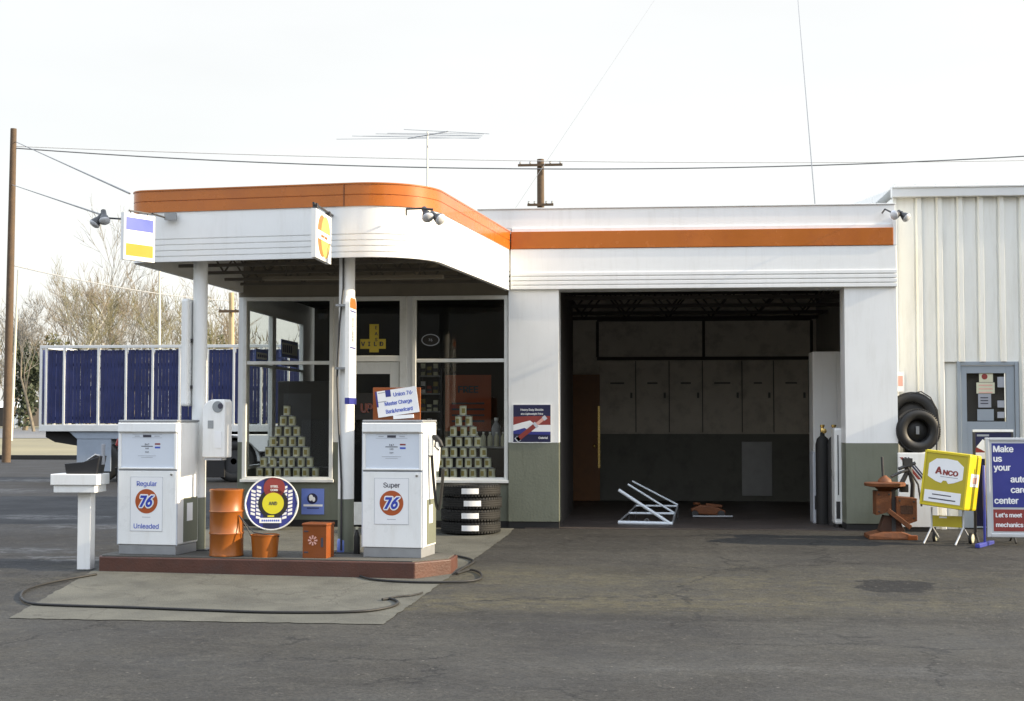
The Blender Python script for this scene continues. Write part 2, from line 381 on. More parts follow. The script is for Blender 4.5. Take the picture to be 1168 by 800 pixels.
def digits76(mb, cx, y, zc, h):
    def sh(x, z, dx, dz, yy): return (cx + (x - .62 + .22 * (z - .5)) * h + dx, yy, zc + (z - .5) * h + dz)
    def layer(dx, dz, yy, k):
        mb.prism([sh(x, z, dx, dz, yy) for x, z in SEV], (0, -.0002, 0), k)
        n = 28; c0 = (.93, .33); ro, ri = .335, .125; vs = []
        for i in range(n):
            a = 2 * PI * i / n; vs += [sh(c0[0] + .92 * ro * math.cos(a), c0[1] + ro * math.sin(a), dx, dz, yy - .0002), sh(c0[0] + .85 * ri * math.cos(a), c0[1] + ri * math.sin(a), dx, dz, yy - .0002)]
        mb.add(vs, [(2 * i, 2 * ((i + 1) % n), 2 * ((i + 1) % n) + 1, 2 * i + 1) for i in range(n)], k)
        mb.prism([sh(x, z, dx, dz, yy - .0002) for x, z in ((.625, .36), (.66, .56), (.80, .80), (.99, 1.0), (1.27, 1.0), (1.06, .78), (.95, .58), (.90, .40))], (0, -.0002, 0), k)
    for i in range(10): layer(.115 * h * math.cos(.628 * i), .115 * h * math.sin(.628 * i), y - .0006 * i, 'white_paper')
    layer(0, 0, y - .0066, 'logo_blue')
def tag(o, label, cat, group=None):
    o['label'] = label; o['category'] = cat
    if group: o['group'] = group
    return o
def thing(name, label, cat, loc=(0, 0, 0), rz=0, group=None):
    o = bpy.data.objects.new(name, None); COL.objects.link(o); o.location = loc; o.rotation_euler = (0, 0, rz); o.empty_display_size = .2
    return tag(o, label, cat, group)
def struct(mb, name): o = mb.build(name); o['kind'] = 'structure'; return o
def copy_tree(o, parent=None):
    c = o.copy(); COL.objects.link(c); c.parent = parent
    for ch in [x for x in bpy.data.objects if x.parent is o]: copy_tree(ch, c)
    return c
def rotm(loc, rz=0, rx=0, ry=0): return Matrix.Translation(loc) @ Matrix.Rotation(rz, 4, 'Z') @ Matrix.Rotation(ry, 4, 'Y') @ Matrix.Rotation(rx, 4, 'X')
ORD = ['first', 'second', 'third', 'fourth', 'fifth', 'sixth', 'seventh', 'eighth']

# ---------------------------------------------------------------- ground
def sheet(ys, x0, x1, dz, k, name):
    mb = MB()
    vs = []; fs = []
    for y in ys: vs += [(x0, y, gz(y) + dz), (x1, y, gz(y) + dz)]
    for i in range(len(ys) - 1): fs.append((2 * i, 2 * i + 1, 2 * i + 3, 2 * i + 2))
    mb.add(vs, fs, k); return struct(mb, name)
sheet([-80, 12, 19.6, 50, 110, 3000], -2500, 2500, -.02, 'dry_grass', 'ground')
sheet([-60, 12, 19.6, 50.2], -300, 300, 0, 'asphalt', 'asphalt_lot')
sheet([77, 101], -300, 300, .0, 'far_road', 'road')
# unseen wooded rise, added across the street to darken reflections in the office glass
rnd = random.Random(8); vs = []; fs = []; nx, ny = 90, 10
for i in range(nx + 1):
    x = -320 + 640 * i / nx
    for j in range(ny + 1):
        y = -62 - 16 * j; top = 26 + 6 * math.sin(x * .021 + 1) + 4 * math.sin(x * .055); vs.append((x + rnd.uniform(-1, 1), y, gz(y) - .5 + top * min(1, (j / 4.5)) ** .7 + (rnd.uniform(-1.2, 1.2) if j else 0)))
for i in range(nx):
    for j in range(ny): a_ = i * (ny + 1) + j; fs.append((a_, a_ + 1, a_ + ny + 2, a_ + ny + 1))
k = MB(); k.add(vs, fs, 'added_hill'); struct(k, 'added_hills')
k = MB(); k.box(-60, 20, 50.2, 50.5, -.02, .16, 'base_black'); struct(k, 'kerb')
# concrete apron under the pumps, following the fall of the lot
pad = [gr(437, 713), gr(582, 609), Vector((-1.75, 19.80, 0)), Vector((-5.9, 19.80, 0)), gr(105, 652) + Vector((-.15, 1.2, 0)), gr(105, 652), gr(10, 706), gr(-90, 704)]
pad = [gr(437, 713), gr(582, 609), Vector((-1.75, 19.80, 0)), Vector((-6.0, 19.80, 0)), gr(105, 652), gr(10, 706)]
def clipY(poly, y, keep_above):
    out = []
    for i, p in enumerate(poly):
        q = poly[(i + 1) % len(poly)]
        ip = (p.y >= y) == keep_above; iq = (q.y >= y) == keep_above
        if ip: out.append(p)
        if ip != iq: t = (y - p.y) / (q.y - p.y); out.append(p.lerp(q, t))
    return out
rnd = random.Random(31); fine = []
for i, p in enumerate(pad):
    q = pad[(i + 1) % len(pad)]; n = max(2, int((q - p).length / .07))
    for j in range(n): fine.append(p.lerp(q, j / n) + (Vector((rnd.gauss(0, .006), rnd.gauss(0, .008), 0)) if j else Vector((0, 0, 0))))
pad = fine
mb = MB()
for part in (clipY(pad, 19.6, False), clipY(pad, 19.6, True)):
    mb.add([(p.x, p.y, gz(p.y) + .006) for p in part], [tuple(range(len(part)))], 'pad')
struct(mb, 'concrete_apron')
random.seed(5)
def blob(c, rx, ry, n, k, name, dz, seed, jag=.35):
    rnd = random.Random(seed); vs = [(c.x, c.y, gz(c.y) + dz)]
    ph = [rnd.uniform(0, 6.28) for _ in range(6)]
    for i in range(n):
        a = 2 * PI * i / n; r = 1 + jag * (.5 * math.sin(2 * a + ph[0]) + .35 * math.sin(3 * a + ph[1]) + .3 * math.sin(7 * a + ph[2]) + .22 * math.sin(13 * a + ph[3]))
        x, y = c.x + rx * r * math.cos(a), c.y + ry * r * math.sin(a); vs.append((x, y, gz(y) + dz))
    mb = MB(); mb.add(vs, [(0, 1 + i, 1 + (i + 1) % n) for i in range(n)], k); return struct(mb, name)

# ---------------------------------------------------------------- the station
Yf, Yo = 19.8, 19.86
st = thing('service_station', 'low white service station with orange band, rounded canopy, glazed office and open repair bay', 'building')
XL, XR = -5.71, 3.50
PX0, PX1 = -1.83, -1.125            # left pilaster
PX2, PX3 = 2.80, 3.50               # right pilaster
wtop = 3.33
def two_tone(mb, x0, x1, y0, y1, z1, zo=1.195, up='white_wall'):
    mb.box(x0, x1, y0 + .012, y1, 0, .10, 'base_black'); mb.box(x0, x1, y0, y1, .10, zo, 'olive'); mb.box(x0, x1, y0, y1, zo, z1, up)
w = MB(); two_tone(w, PX0, PX1, Yf, Yf + .45, wtop)
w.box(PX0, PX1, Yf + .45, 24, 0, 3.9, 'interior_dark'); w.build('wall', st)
w = MB(); two_tone(w, PX2, PX3, Yf, Yf + .45, wtop); w.build('wall', st)
# office front, window cut-outs
WX0, WX1 = -5.64, -4.33; DX0, DX1 = -4.25, -3.28; VX0, VX1 = -3.20, -1.84; WZ0, WZ1 = .66, 3.26
w = MB()
def wseg(x0, x1, z0, z1, up='white_wall', y0=Yo):
    cuts = [0, .10, 1.195, 4.0]; ks = ['base_black', 'olive', up]
    for i in range(3):
        a, b = max(z0, cuts[i]), min(z1, cuts[i + 1])
        if b > a: w.box(x0, x1, y0, Yo + .16, a, b, ks[i])
wseg(XL, WX0, 0, WZ1); wseg(WX0, WX1, 0, WZ0); wseg(WX1, DX0, 0, WZ1); wseg(DX1, VX0, 0, WZ1); wseg(VX0, PX0, 0, WZ0)
wseg(VX1, PX0, WZ0, WZ1)
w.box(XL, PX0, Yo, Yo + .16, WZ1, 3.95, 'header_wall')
w.build('wall', st)
# office side wall (west) with two windows, back wall, ceiling, floor
w = MB()
def yseg(y0, y1, z0, z1):
    for a, b, k_ in ((0, .1, 'base_black'), (.1, 1.195, 'olive'), (1.195, 4, 'white_wall')):
        p, q = max(a, z0), min(b, z1)
        if q > p: w.box(XL, XL + .08, y0, y1, p, q, k_)
ya = [Yo + .16, 20.12, 21.5, 21.62, 23.5, 26.4]
yseg(ya[0], ya[1], 0, 3.95); yseg(ya[1], ya[2], 0, .8); yseg(ya[1], ya[2], 3.15, 3.95); yseg(ya[2], ya[3], 0, 3.95)
yseg(ya[3], ya[4], 0, .8); yseg(ya[3], ya[4], 3.15, 3.95); yseg(ya[4], ya[5], 0, 3.95)
w.build('wall', st)
for y0, y1 in ((20.12, 21.5), (21.62, 23.5)):
    f = MB()
    for a in ((y0, y0 + .05, .8, 3.15), (y1 - .05, y1, .8, 3.15), (y0 + .05, y1 - .05, .8, .85), (y0 + .05, y1 - .05, 3.10, 3.15), (y0 + .05, y1 - .05, 2.3, 2.34)):
        f.box(XL + .03, XL + .079, a[0], a[1], a[2], a[3], 'white_trim')
    fo = f.build('window', st); g = MB(); g.box(XL + .062, XL + .068, y0 + .05, y1 - .05, .85, 2.3, 'glass'); g.box(XL + .062, XL + .068, y0 + .05, y1 - .05, 2.34, 3.10, 'glass'); g.build('pane', fo)
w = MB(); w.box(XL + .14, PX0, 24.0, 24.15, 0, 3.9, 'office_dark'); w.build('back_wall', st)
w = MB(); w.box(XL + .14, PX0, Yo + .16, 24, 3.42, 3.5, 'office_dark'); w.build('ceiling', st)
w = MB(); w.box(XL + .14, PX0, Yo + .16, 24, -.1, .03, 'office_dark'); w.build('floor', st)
# front windows
def window(x0, x1, z0, z1, zm, fr=.055):
    f = MB(); ya, yb = Yo - .03, Yo + .07
    f.box(x0, x0 + fr, ya, yb, z0, z1, 'white_trim'); f.box(x1 - fr, x1, ya, yb, z0, z1, 'white_trim')
    f.box(x0 + fr, x1 - fr, ya, yb, z1 - fr, z1, 'white_trim'); f.box(x0 + fr, x1 - fr, ya, yb, z0, z0 + fr * .8, 'white_trim')
    f.box(x0 + fr, x1 - fr, ya + .01, yb, zm - .025, zm + .025, 'white_trim')
    fo = f.build('window', st, .006)
    g = MB(); g.box(x0 + fr, x1 - fr, Yo + .02, Yo + .026, z0 + fr * .8, zm - .025, 'glass'); g.box(x0 + fr, x1 - fr, Yo + .02, Yo + .026, zm + .025, z1 - fr, 'glass'); g.build('pane', fo)
    sl = MB(); sl.box(x0 - .02, x1 + .02, Yo - .06, Yo - .031, z0 - .03, z0 + .012, 'white_trim'); sl.build('sill', fo, .004)
    return fo
window(WX0, WX1, WZ0, WZ1, 2.32); window(VX0, VX1, WZ0, WZ1, 2.345)
for xa, xb in ((WX0, WX1), (VX0, VX1)): w = MB(); w.box(xa + .02, xb - .02, Yo + .08, Yo + .62, .60, .685, 'interior_dark'); w.build('display_shelf', st)
# door and transom
f = MB(); f.box(DX0, DX0 + .07, Yo - .02, Yo + .1, 0, WZ1, 'white_trim'); f.box(DX1 - .10, DX1, Yo - .02, Yo + .1, 0, WZ1, 'white_trim')
f.box(DX0 + .07, DX1 - .10, Yo - .02, Yo + .1, 2.335, 2.42, 'white_trim'); f.box(DX0 + .07, DX1 - .10, Yo - .02, Yo + .1, WZ1 - .06, WZ1, 'white_trim')
tr = f.build('door_frame', st, .006); g = MB(); g.box(DX0 + .07, DX1 - .10, Yo + .03, Yo + .036, 2.42, WZ1 - .06, 'glass'); g.build('transom_pane', tr)
d = MB(); a, b = DX0 + .08, DX1 - .11
d.box(a, a + .12, Yo + .01, Yo + .055, .03, 2.33, 'white_trim'); d.box(b - .13, b, Yo + .01, Yo + .055, .03, 2.33, 'white_trim')
d.box(a + .12, b - .13, Yo + .01, Yo + .055, 2.16, 2.33, 'white_trim'); d.box(a + .12, b - .13, Yo + .01, Yo + .055, .03, .35, 'white_trim')
do = d.build('door', st, .005)
g = MB(); g.box(a + .12, b - .13, Yo + .03, Yo + .036, .35, 2.16, 'glass'); g.build('pane', do)
g = MB(); g.tube([(b - .06, Yo + .01, 1.0), (b - .06, Yo - .05, 1.0), (b - .06, Yo - .05, 1.22), (b - .06, Yo + .01, 1.22)], .011, 'chrome'); g.build('handle', do)
# canopy outline in plan (rotated a little out of square, front corners rounded)
def rounded(p0, pc, p1, r, n=12):
    a = (p0 - pc).normalized(); b = (p1 - pc).normalized(); ang = a.angle(b); t = r / math.tan(ang / 2)
    s, e = pc + a * t, pc + b * t; cen = pc + (a + b).normalized() * (r / math.sin(ang / 2))
    v0, v1 = s - cen, e - cen; out = []
    th = v0.angle(v1); ax = 1 if v0.x * v1.y - v0.y * v1.x > 0 else -1
    for i in range(n + 1):
        q = ax * th * i / n; c, sn = math.cos(q), math.sin(q); out.append(cen + Vector((v0.x * c - v0.y * sn, v0.x * sn + v0.y * c)))
    return out
A, B, C_, D = Vector((-5.70, 19.84)), Vector((Xat(145.5, 15.84), 15.84)), Vector((-2.37, 15.40)), Vector((-1.815, 19.79))
outline = [A] + rounded(A, B, C_, .22) + rounded(B, C_, D, .78, 18) + [D]
def offs(P, d):
    out = []
    for i, p in enumerate(P):
        t = (P[min(i + 1, len(P) - 1)] - P[max(i - 1, 0)]).normalized(); n = Vector((t.y, -t.x))
        out.append(p - n * d)          # positive d goes outwards (left side -> front -> right side)
    return out
def band(mb, P, prof, ks):               # sweep a closed (offset, z) profile along the outline
    m = len(prof); vs = []
    rows = [offs(P, d) for d, _ in prof]
    for i in range(len(P)):
        for j in range(m): vs.append((rows[j][i].x, rows[j][i].y, prof[j][1]))
    for j in range(m):
        j2 = (j + 1) % m
        fs = [(i * m + j, (i + 1) * m + j, (i + 1) * m + j2, i * m + j2) for i in range(len(P) - 1)]
        if j == 0: mb.add(vs, fs, ks[j], True); o = len(mb.v) - len(vs)
        else:
            for f_ in fs: mb.f.append([q + o for q in f_]); mb.m.append(mb.mi(ks[j])); mb.s.append(True)
    for e in (0, len(P) - 1): mb.f.append([o + e * m + j for j in range(m)]); mb.m.append(mb.mi(ks[0])); mb.s.append(False)
fb, ft = 3.325, 3.895
prof = [(-.06, fb), (.0, fb)]
z = fb
for i in range(4):
    prof += [(.0, z + .052), (-.012, z + .056), (-.012, z + .062), (.0, z + .066)]; z += .066
prof += [(0, ft), (-.06, ft)]
# outward sign check: front edge must move to smaller y
sg = 1 if offs(outline, 1)[len(outline) // 2 - 6].y < outline[len(outline) // 2 - 6].y else -1
prof = [(d * sg, z_) for d, z_ in prof]
mb = MB(); band(mb, outline, prof, ['fascia_white'] * len(prof)); fas = mb.build('fascia', st, 0, auto=True)
op = [(-.06, ft), (.012, ft), (.012, ft + .118), (.004, ft + .122), (.004, ft + .128), (.012, ft + .132), (.012, 4.135), (.02, 4.14), (.02, 4.155), (-.06, 4.155)]
mb = MB(); band(mb, outline, [(d * sg, z_) for d, z_ in op], ['orange_band'] * len(op)); ob = mb.build('orange_band', st)
# sheet joints of the band
for t in (.74,):
    mb = MB()
    p = B.lerp(C_, t); dirv = (C_ - B).normalized(); n = Vector((dirv.y, -dirv.x)); n = n if n.y < 0 else -n
    q = p + n * .013
    mb.prism([(q.x, q.y, ft), (q.x + dirv.x * .012, q.y + dirv.y * .012, ft), (q.x + dirv.x * .012, q.y + dirv.y * .012, 4.135), (q.x, q.y, 4.135)], (n.x * .004, n.y * .004, 0), 'rust_orange'); mb.build('joint_strip', ob)
# canopy deck and open steel under it
inn = offs(outline, -.07 * sg)
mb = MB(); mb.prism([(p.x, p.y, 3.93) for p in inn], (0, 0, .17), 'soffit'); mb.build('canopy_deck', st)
mb = MB()
for t in (.06, .3, .54, .78, .97):
    p0, p1 = B.lerp(A, .05 + t * .9), C_.lerp(D, .05 + t * .9)
    p0 = p0 + Vector((.12, 0)); p1 = p1 - Vector((.12, 0))
    for zz in (3.42, 3.86): mb.tube([(p0.x, p0.y, zz), (p1.x, p1.y, zz)], .028, 'soffit_steel', 4)
    n = 12
    for i in range(n):
        a, b = p0.lerp(p1, i / n), p0.lerp(p1, (i + 1) / n)
        mb.tube([(a.x, a.y, 3.42 if i % 2 else 3.86), (b.x, b.y, 3.86 if i % 2 else 3.42)], .014, 'soffit_steel', 4)
mb.build('roof_truss', st)
# fluorescent batten under the canopy
mb = MB(); a0, a1 = at(300, 320, 17.6), at(506, 318, 17.6); mb.box(a0.x, a1.x, 17.55, 17.65, a0.z, a0.z + .05, 'header_wall')
for x in (a0.x + .3, a1.x - .3): mb.tube([(x, 17.6, a0.z + .05), (x, 17.6, 3.95)], .012, 'soffit_steel', 6)
mb.build('lamp_batten', st, .004)
# canopy columns
ISL_Z = .028
for px, nm in ((228, 0), (395.5, 1)):
    cy = 16.03 if nm == 0 else 15.86; cx = Xat(px, cy); c = MB(); r = .083 if nm == 0 else .09
    c.lathe([(r, ISL_Z), (r, .63)], 'olive', 28, Matrix.Translation((cx, cy, 0)), caps=False); c.lathe([(r, .63), (r, 3.93)], 'white_wall', 28, Matrix.Translation((cx, cy, 0)), caps=False)
    c.box(cx - .15, cx + .15, cy - .15, cy + .15, ISL_Z, ISL_Z + .012, 'dark_steel'); co_ = c.build('column', st)
    if nm:
        k = MB(); k.tube([(cx - .02, 15.75, 3.93), (cx - .02, 15.75, 3.0), (cx - .06, 15.75, 2.6), (cx - .09, 15.77, 2.0), (cx - .07, 15.77, 1.5), (cx - .03, 15.755, .8), (cx - .03, 15.755, .06)], .013, 'dark_steel', 6); k.build('conduit', co_)
COLX = [Xat(228, 16.03), Xat(395.5, 15.85)]
# bay: header, band, parapet
h = MB(); h.box(-1.80, XR, Yf - .03, Yf + .45, wtop, 3.90, 'fascia_white')
for i in range(4): h.box(-1.79, XR + .01, Yf - .045, Yf - .031, wtop + .004 + i * .062, wtop + .05 + i * .062, 'fascia_white')
h.build('bay_header', st, .004)
h = MB(); h.box(-1.79, 3.46, Yf - .044, Yf + .02, 3.903, 4.145, 'orange_band'); h.build('orange_band', st, .006)
h = MB(); h.box(3.463, XR + .01, Yf - .036, Yf + .1, 3.903, 4.3, 'fascia_white'); h.box(-1.79, 3.46, Yf + .0205, Yf + .40, 3.903, 4.2, 'fascia_white')
h.box(-2.275, XR + .005, Yf + .045, Yf + .355, 4.203, 4.47, 'fascia_white'); h.box(-2.28, XR + .01, Yf + .03, Yf + .37, 4.472, 4.49, 'gutter'); h.box(-2.275, -1.80, Yf + .045, Yf + .355, 4.123, 4.2, 'fascia_white')
h.build('parapet', st, .004)
h = MB(); h.box(-2.28, -1.83, 20.6, 26.4, 4.1, 4.47, 'fascia_white')
for i in range(3): h.box(-2.29, -2.281, 20.59, 26.4, 4.12 + i * .12, 4.21 + i * .12, 'fascia_white')
h.build('parapet', st)
h = MB(); h.box(XL, -2.29, Yf + .02, 26.5, 3.955, 4.12, 'gutter'); h.box(-2.28, XR, Yf + .36, 26.6, 4.05, 4.2, 'gutter'); h.build('roof', st)
# bay interior
BX0, BX1, BY = -1.40, 3.22, 26.4
i_ = MB(); z0 = 1.24
i_.box(BX0 - .1, BX1 + .1, BY, BY + .15, 0, z0, 'interior_olive'); i_.box(BX0 - .1, BX1 + .1, BY, BY + .15, z0, 3.9, 'interior_cream')
i_.build('bay_back_wall', st)
i_ = MB(); i_.box(BX0 - .14, BX0, Yf + .45, BY, 0, z0, 'interior_olive'); i_.box(BX0 - .14, BX0, Yf + .45, BY, z0, 3.9, 'interior_cream'); i_.build('bay_side_wall', st)
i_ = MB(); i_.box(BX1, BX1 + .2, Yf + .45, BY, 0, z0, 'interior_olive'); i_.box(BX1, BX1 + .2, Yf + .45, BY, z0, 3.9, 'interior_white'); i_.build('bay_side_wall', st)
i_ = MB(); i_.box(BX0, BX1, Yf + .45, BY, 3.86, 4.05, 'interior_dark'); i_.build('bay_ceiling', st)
f = MB(); f.box(-1.60, 3.30, Yf - .01, 26.4, -.1, .012, 'bay_floor'); struct(f, 'floor')
t_ = MB()
for yy in (21.6, 23.2, 24.8, 26.1):
    for zz in (3.36, 3.82): t_.box(BX0, BX1, yy - .03, yy + .03, zz - .03, zz + .03, 'interior_dark')
    n = 12; sx_ = (BX1 - BX0) / n
    for q in range(n): t_.tube([(BX0 + q * sx_, yy, 3.36 if q % 2 else 3.82), (BX0 + (q + 1) * sx_, yy, 3.82 if q % 2 else 3.36)], .016, 'interior_dark', 4)
t_.build('ceiling_truss', st)
# cupboard fronts on the back wall
i_ = MB(); i_.box(Xat(681, BY), Xat(926, BY), BY - .05, BY - .002, 2.60, 2.66, 'interior_dark'); i_.box(Xat(681, BY), Xat(926, BY), BY - .03, BY - .002, 3.32, 3.38, 'interior_dark')
for px in (680, 801, 924): i_.box(Xat(px, BY), Xat(px, BY) + .05, BY - .028, BY - .003, 2.66, 3.32, 'interior_dark')
i_.build('wall_rail', st)
edges = [683, 725, 763, 801, 846, 882, 922]
for a, b in zip(edges[:-1], edges[1:]):
    p = MB(); x0, x1 = Xat(a, BY) + .012, Xat(b, BY) - .012
    p.box(x0, x1, BY - .024, BY - .003, 1.27, 2.585, 'interior_cream'); po = p.build('cupboard_door', st, .004)
    g = MB(); g.box(x1 + .006, x1 + .018, BY - .014, BY - .003, 1.27, 2.585, 'interior_dark'); g.build('door_gap', st)
    k = MB(); k.box(x1 - .09, x1 - .05, BY - .05, BY - .0245, 1.9, 2.0, 'interior_olive'); k.build('latch', po); k = MB(); k.box(x0 + .2, x1 - .2, BY - .035, BY - .0245, 2.16, 2.19, 'interior_olive'); k.build('handle', po)
# brown door in the back wall
p = MB(); x0, x1 = BX0 + .02, Xat(684, 26.2)
p.box(x0, x1, 26.15, 26.2, .02, 2.33, 'brown_door'); po = p.build('inner_door', st, .004)
k = MB(); k.box(x1 - .035, x1 + .004, 26.13, 26.149, .62, 1.75, 'brass'); k.lathe([(.0, 0), (.028, .01), (.034, .03), (.022, .05), (.012, .06)], 'brass', 16, rotm((x1 - .10, 26.15, 1.02), rx=R(90))); k.build('handle', po)
# grey access panel
p = MB(); a, b = at(846, 504, BY - .03), at(881, 566, BY - .03); p.box(a.x, b.x, BY - .03, BY - .004, b.z, a.z, 'grey_steel'); p.build('access_panel', st, .004)

# ---------------------------------------------------------------- metal building next door
MY = 20.25
mb_ = thing('metal_building', 'tall cream ribbed metal building with grey door right of the repair bay', 'building')
w = MB(); X0 = 3.56; xs = X0 + .22; pts = [(X0, MY)]
ribs = []
x = 3.83; E_Z = 4.62
while x < 16:
    pts += [(x, MY), (x + .012, MY + .018), (x + .024, MY + .018), (x + .03, MY - .004), (x + .045, MY - .036), (x + .10, MY - .036), (x + .115, MY)]; x += .281
pts.append((16, MY))
DRX0, DRX1, DRZ = Xat(1091, MY), Xat(1161, MY), Zat(414, MY)
def clad(pts, z0, z1):
    vs = []; n = len(pts)
    for p in pts: vs += [(p[0], p[1], z0), (p[0], p[1], z1)]
    w.add(vs, [(2 * i, 2 * i + 2, 2 * i + 3, 2 * i + 1) for i in range(n - 1)], 'metal_cladding')
clad(pts, DRZ, E_Z); clad([p for p in pts if p[0] <= DRX0], 0, DRZ); clad([p for p in pts if p[0] >= DRX1], 0, DRZ)
w.box(X0, DRX0, MY + .04, MY + .2, 0, E_Z, 'metal_cladding'); w.box(DRX1, 16, MY + .04, MY + .2, 0, E_Z, 'metal_cladding'); w.box(DRX0, DRX1, MY + .04, MY + .2, DRZ, E_Z, 'metal_cladding')
w.box(X0, X0 + .15, MY + .2, 34, 0, E_Z + .02, 'metal_cladding'); w.build('wall', mb_)
w = MB(); w.box(X0 - .02, X0 + .035, MY - .03, MY + .04, 0, E_Z, 'metal_cladding'); w.build('corner_trim', mb_, .004)
w = MB(); w.box(X0 - .04, 16, MY - .10, MY + .02, E_Z + .002, E_Z + .155, 'gutter'); w.box(X0 - .04, 16, MY - .115, MY - .1005, E_Z + .125, E_Z + .155, 'gutter'); w.build('gutter', mb_, .01)
w = MB(); w.prism([(X0 - .04, MY + .021, E_Z + .13), (X0 - .04, 27, E_Z + .75), (X0 - .04, 34, E_Z + .13)], (12.4, 0, 0), 'gutter')
q = X0
while q < 16: w.box(q, q + .03, MY - .05, MY + .3, E_Z + .157, E_Z + .19, 'gutter'); q += .281
w.build('roof', mb_)
f = MB(); f.box(DRX0, DRX0 + .05, MY - .02, MY + .1, 0, DRZ, 'door_bluegrey'); f.box(DRX1 - .05, DRX1, MY - .02, MY + .1, 0, DRZ, 'door_bluegrey'); f.box(DRX0 + .05, DRX1 - .05, MY - .02, MY + .1, DRZ - .05, DRZ, 'door_bluegrey'); f.build('door_frame', mb_, .004)
f = MB(); gx0, gx1, gz0, gz1 = Xat(1102, MY), Xat(1147, MY), Zat(481, MY), Zat(427, MY)
a, b = DRX0 + .055, DRX1 - .055
f.box(a, gx0, MY, MY + .045, .02, DRZ - .055, 'door_bluegrey'); f.box(gx1, b, MY, MY + .045, .02, DRZ - .055, 'door_bluegrey'); f.box(gx0, gx1, MY, MY + .045, .02, gz0, 'door_bluegrey'); f.box(gx0, gx1, MY, MY + .045, gz1, DRZ - .055, 'door_bluegrey')
dr = f.build('door', mb_, .003); g = MB(); g.box(gx0, gx1, MY + .02, MY + .026, gz0, gz1, 'glass'); g.box(gx0, gx1, MY + .10, MY + .12, gz0 - .1, gz1 + .1, 'interior_dark'); g.build('pane', dr)
k = MB(); k.lathe([(.0, 0), (.03, .02), (.034, .04), (.015, .06)], 'chrome', 16, rotm((b - .06, MY, 1.0), rx=R(90))); k.build('handle', dr)
def sticker(px0, py0, px1, py1, kk, name='sticker', extra=None):
    s_ = MB(); A_, B_ = at(px0, py0, MY), at(px1, py1, MY); s_.box(A_.x, B_.x, MY + .0165, MY + .019, B_.z, A_.z, kk)
    if extra: extra(s_, A_, B_)
    s_.build(name, dr)
def e1(s_, A_, B_):
    c = (A_ + B_) / 2; s_.disc((c.x - .02, MY + .016, c.z + .01), .04, (0, -1, 0), 'sign_red')
def e2(s_, A_, B_):
    c = (A_ + B_) / 2
    for i in range(3): s_.box(A_.x + .03, B_.x - .03, MY + .0145, MY + .0165, A_.z - .045 - i * .05, A_.z - .03 - i * .05, 'pink_card')
def e3(s_, A_, B_):
    for i in range(3): s_.box(A_.x + .03, B_.x - .04, MY + .0145, MY + .0165, A_.z - .06 - i * .04, A_.z - .045 - i * .04, 'ink_dark')
sticker(1117, 425, 1133, 436, 'can_label', extra=e1); sticker(1114, 436.5, 1135, 449, 'can_label', extra=e2); sticker(1116, 449.5, 1131, 465, 'ink_grey', extra=e3); sticker(1115, 467, 1134, 480, 'door_bluegrey'); sticker(1138, 430, 1146, 442, 'ink_grey'); sticker(1138, 457, 1146, 465, 'ink_grey'); sticker(1138, 470, 1146, 477, 'ink_grey')

# ---------------------------------------------------------------- pump island
RZ = R(-8.0)
def isl_pt(px, py): return gr(px, py)
fl, fr_ = gr(113, 652), gr(473, 661); ird = (fr_ - fl); ird.z = 0; ird.normalize(); inn_ = Vector((-ird.y, ird.x, 0))
rz_isl = math.atan2(ird.y, ird.x); Lf = (fr_ - fl).xy.length
isl = thing('pump_island', 'long low red painted concrete island carrying the two petrol pumps', 'island', (fl.x, fl.y, 0), rz_isl)
dpt = 1.0
pl = [(-.06, .12), (0, 0), (Lf, 0), (Lf + .30, .42), (Lf + .26, dpt - .1), (Lf + .1, dpt), (.05, dpt), (-.06, dpt - .15)]
mb = MB(); mb.prism([(x, y, -.25) for x, y in pl], (0, 0, .25 + ISL_Z - .012), 'island_red')
mb.build('kerb', isl, .012)
mb = MB(); mb.prism([(x * .985 + .02, y * .94 + .03, ISL_Z - .0125) for x, y in pl], (0, 0, .0125), 'island_top'); mb.build('top_slab', isl)
def ipt(px, py, dz=0): # point on the island top
    d_ = ray(px, py); t = (ISL_Z - EYE) / d_[2]; return Vector((d_[0] * t, d_[1] * t, ISL_Z + dz))

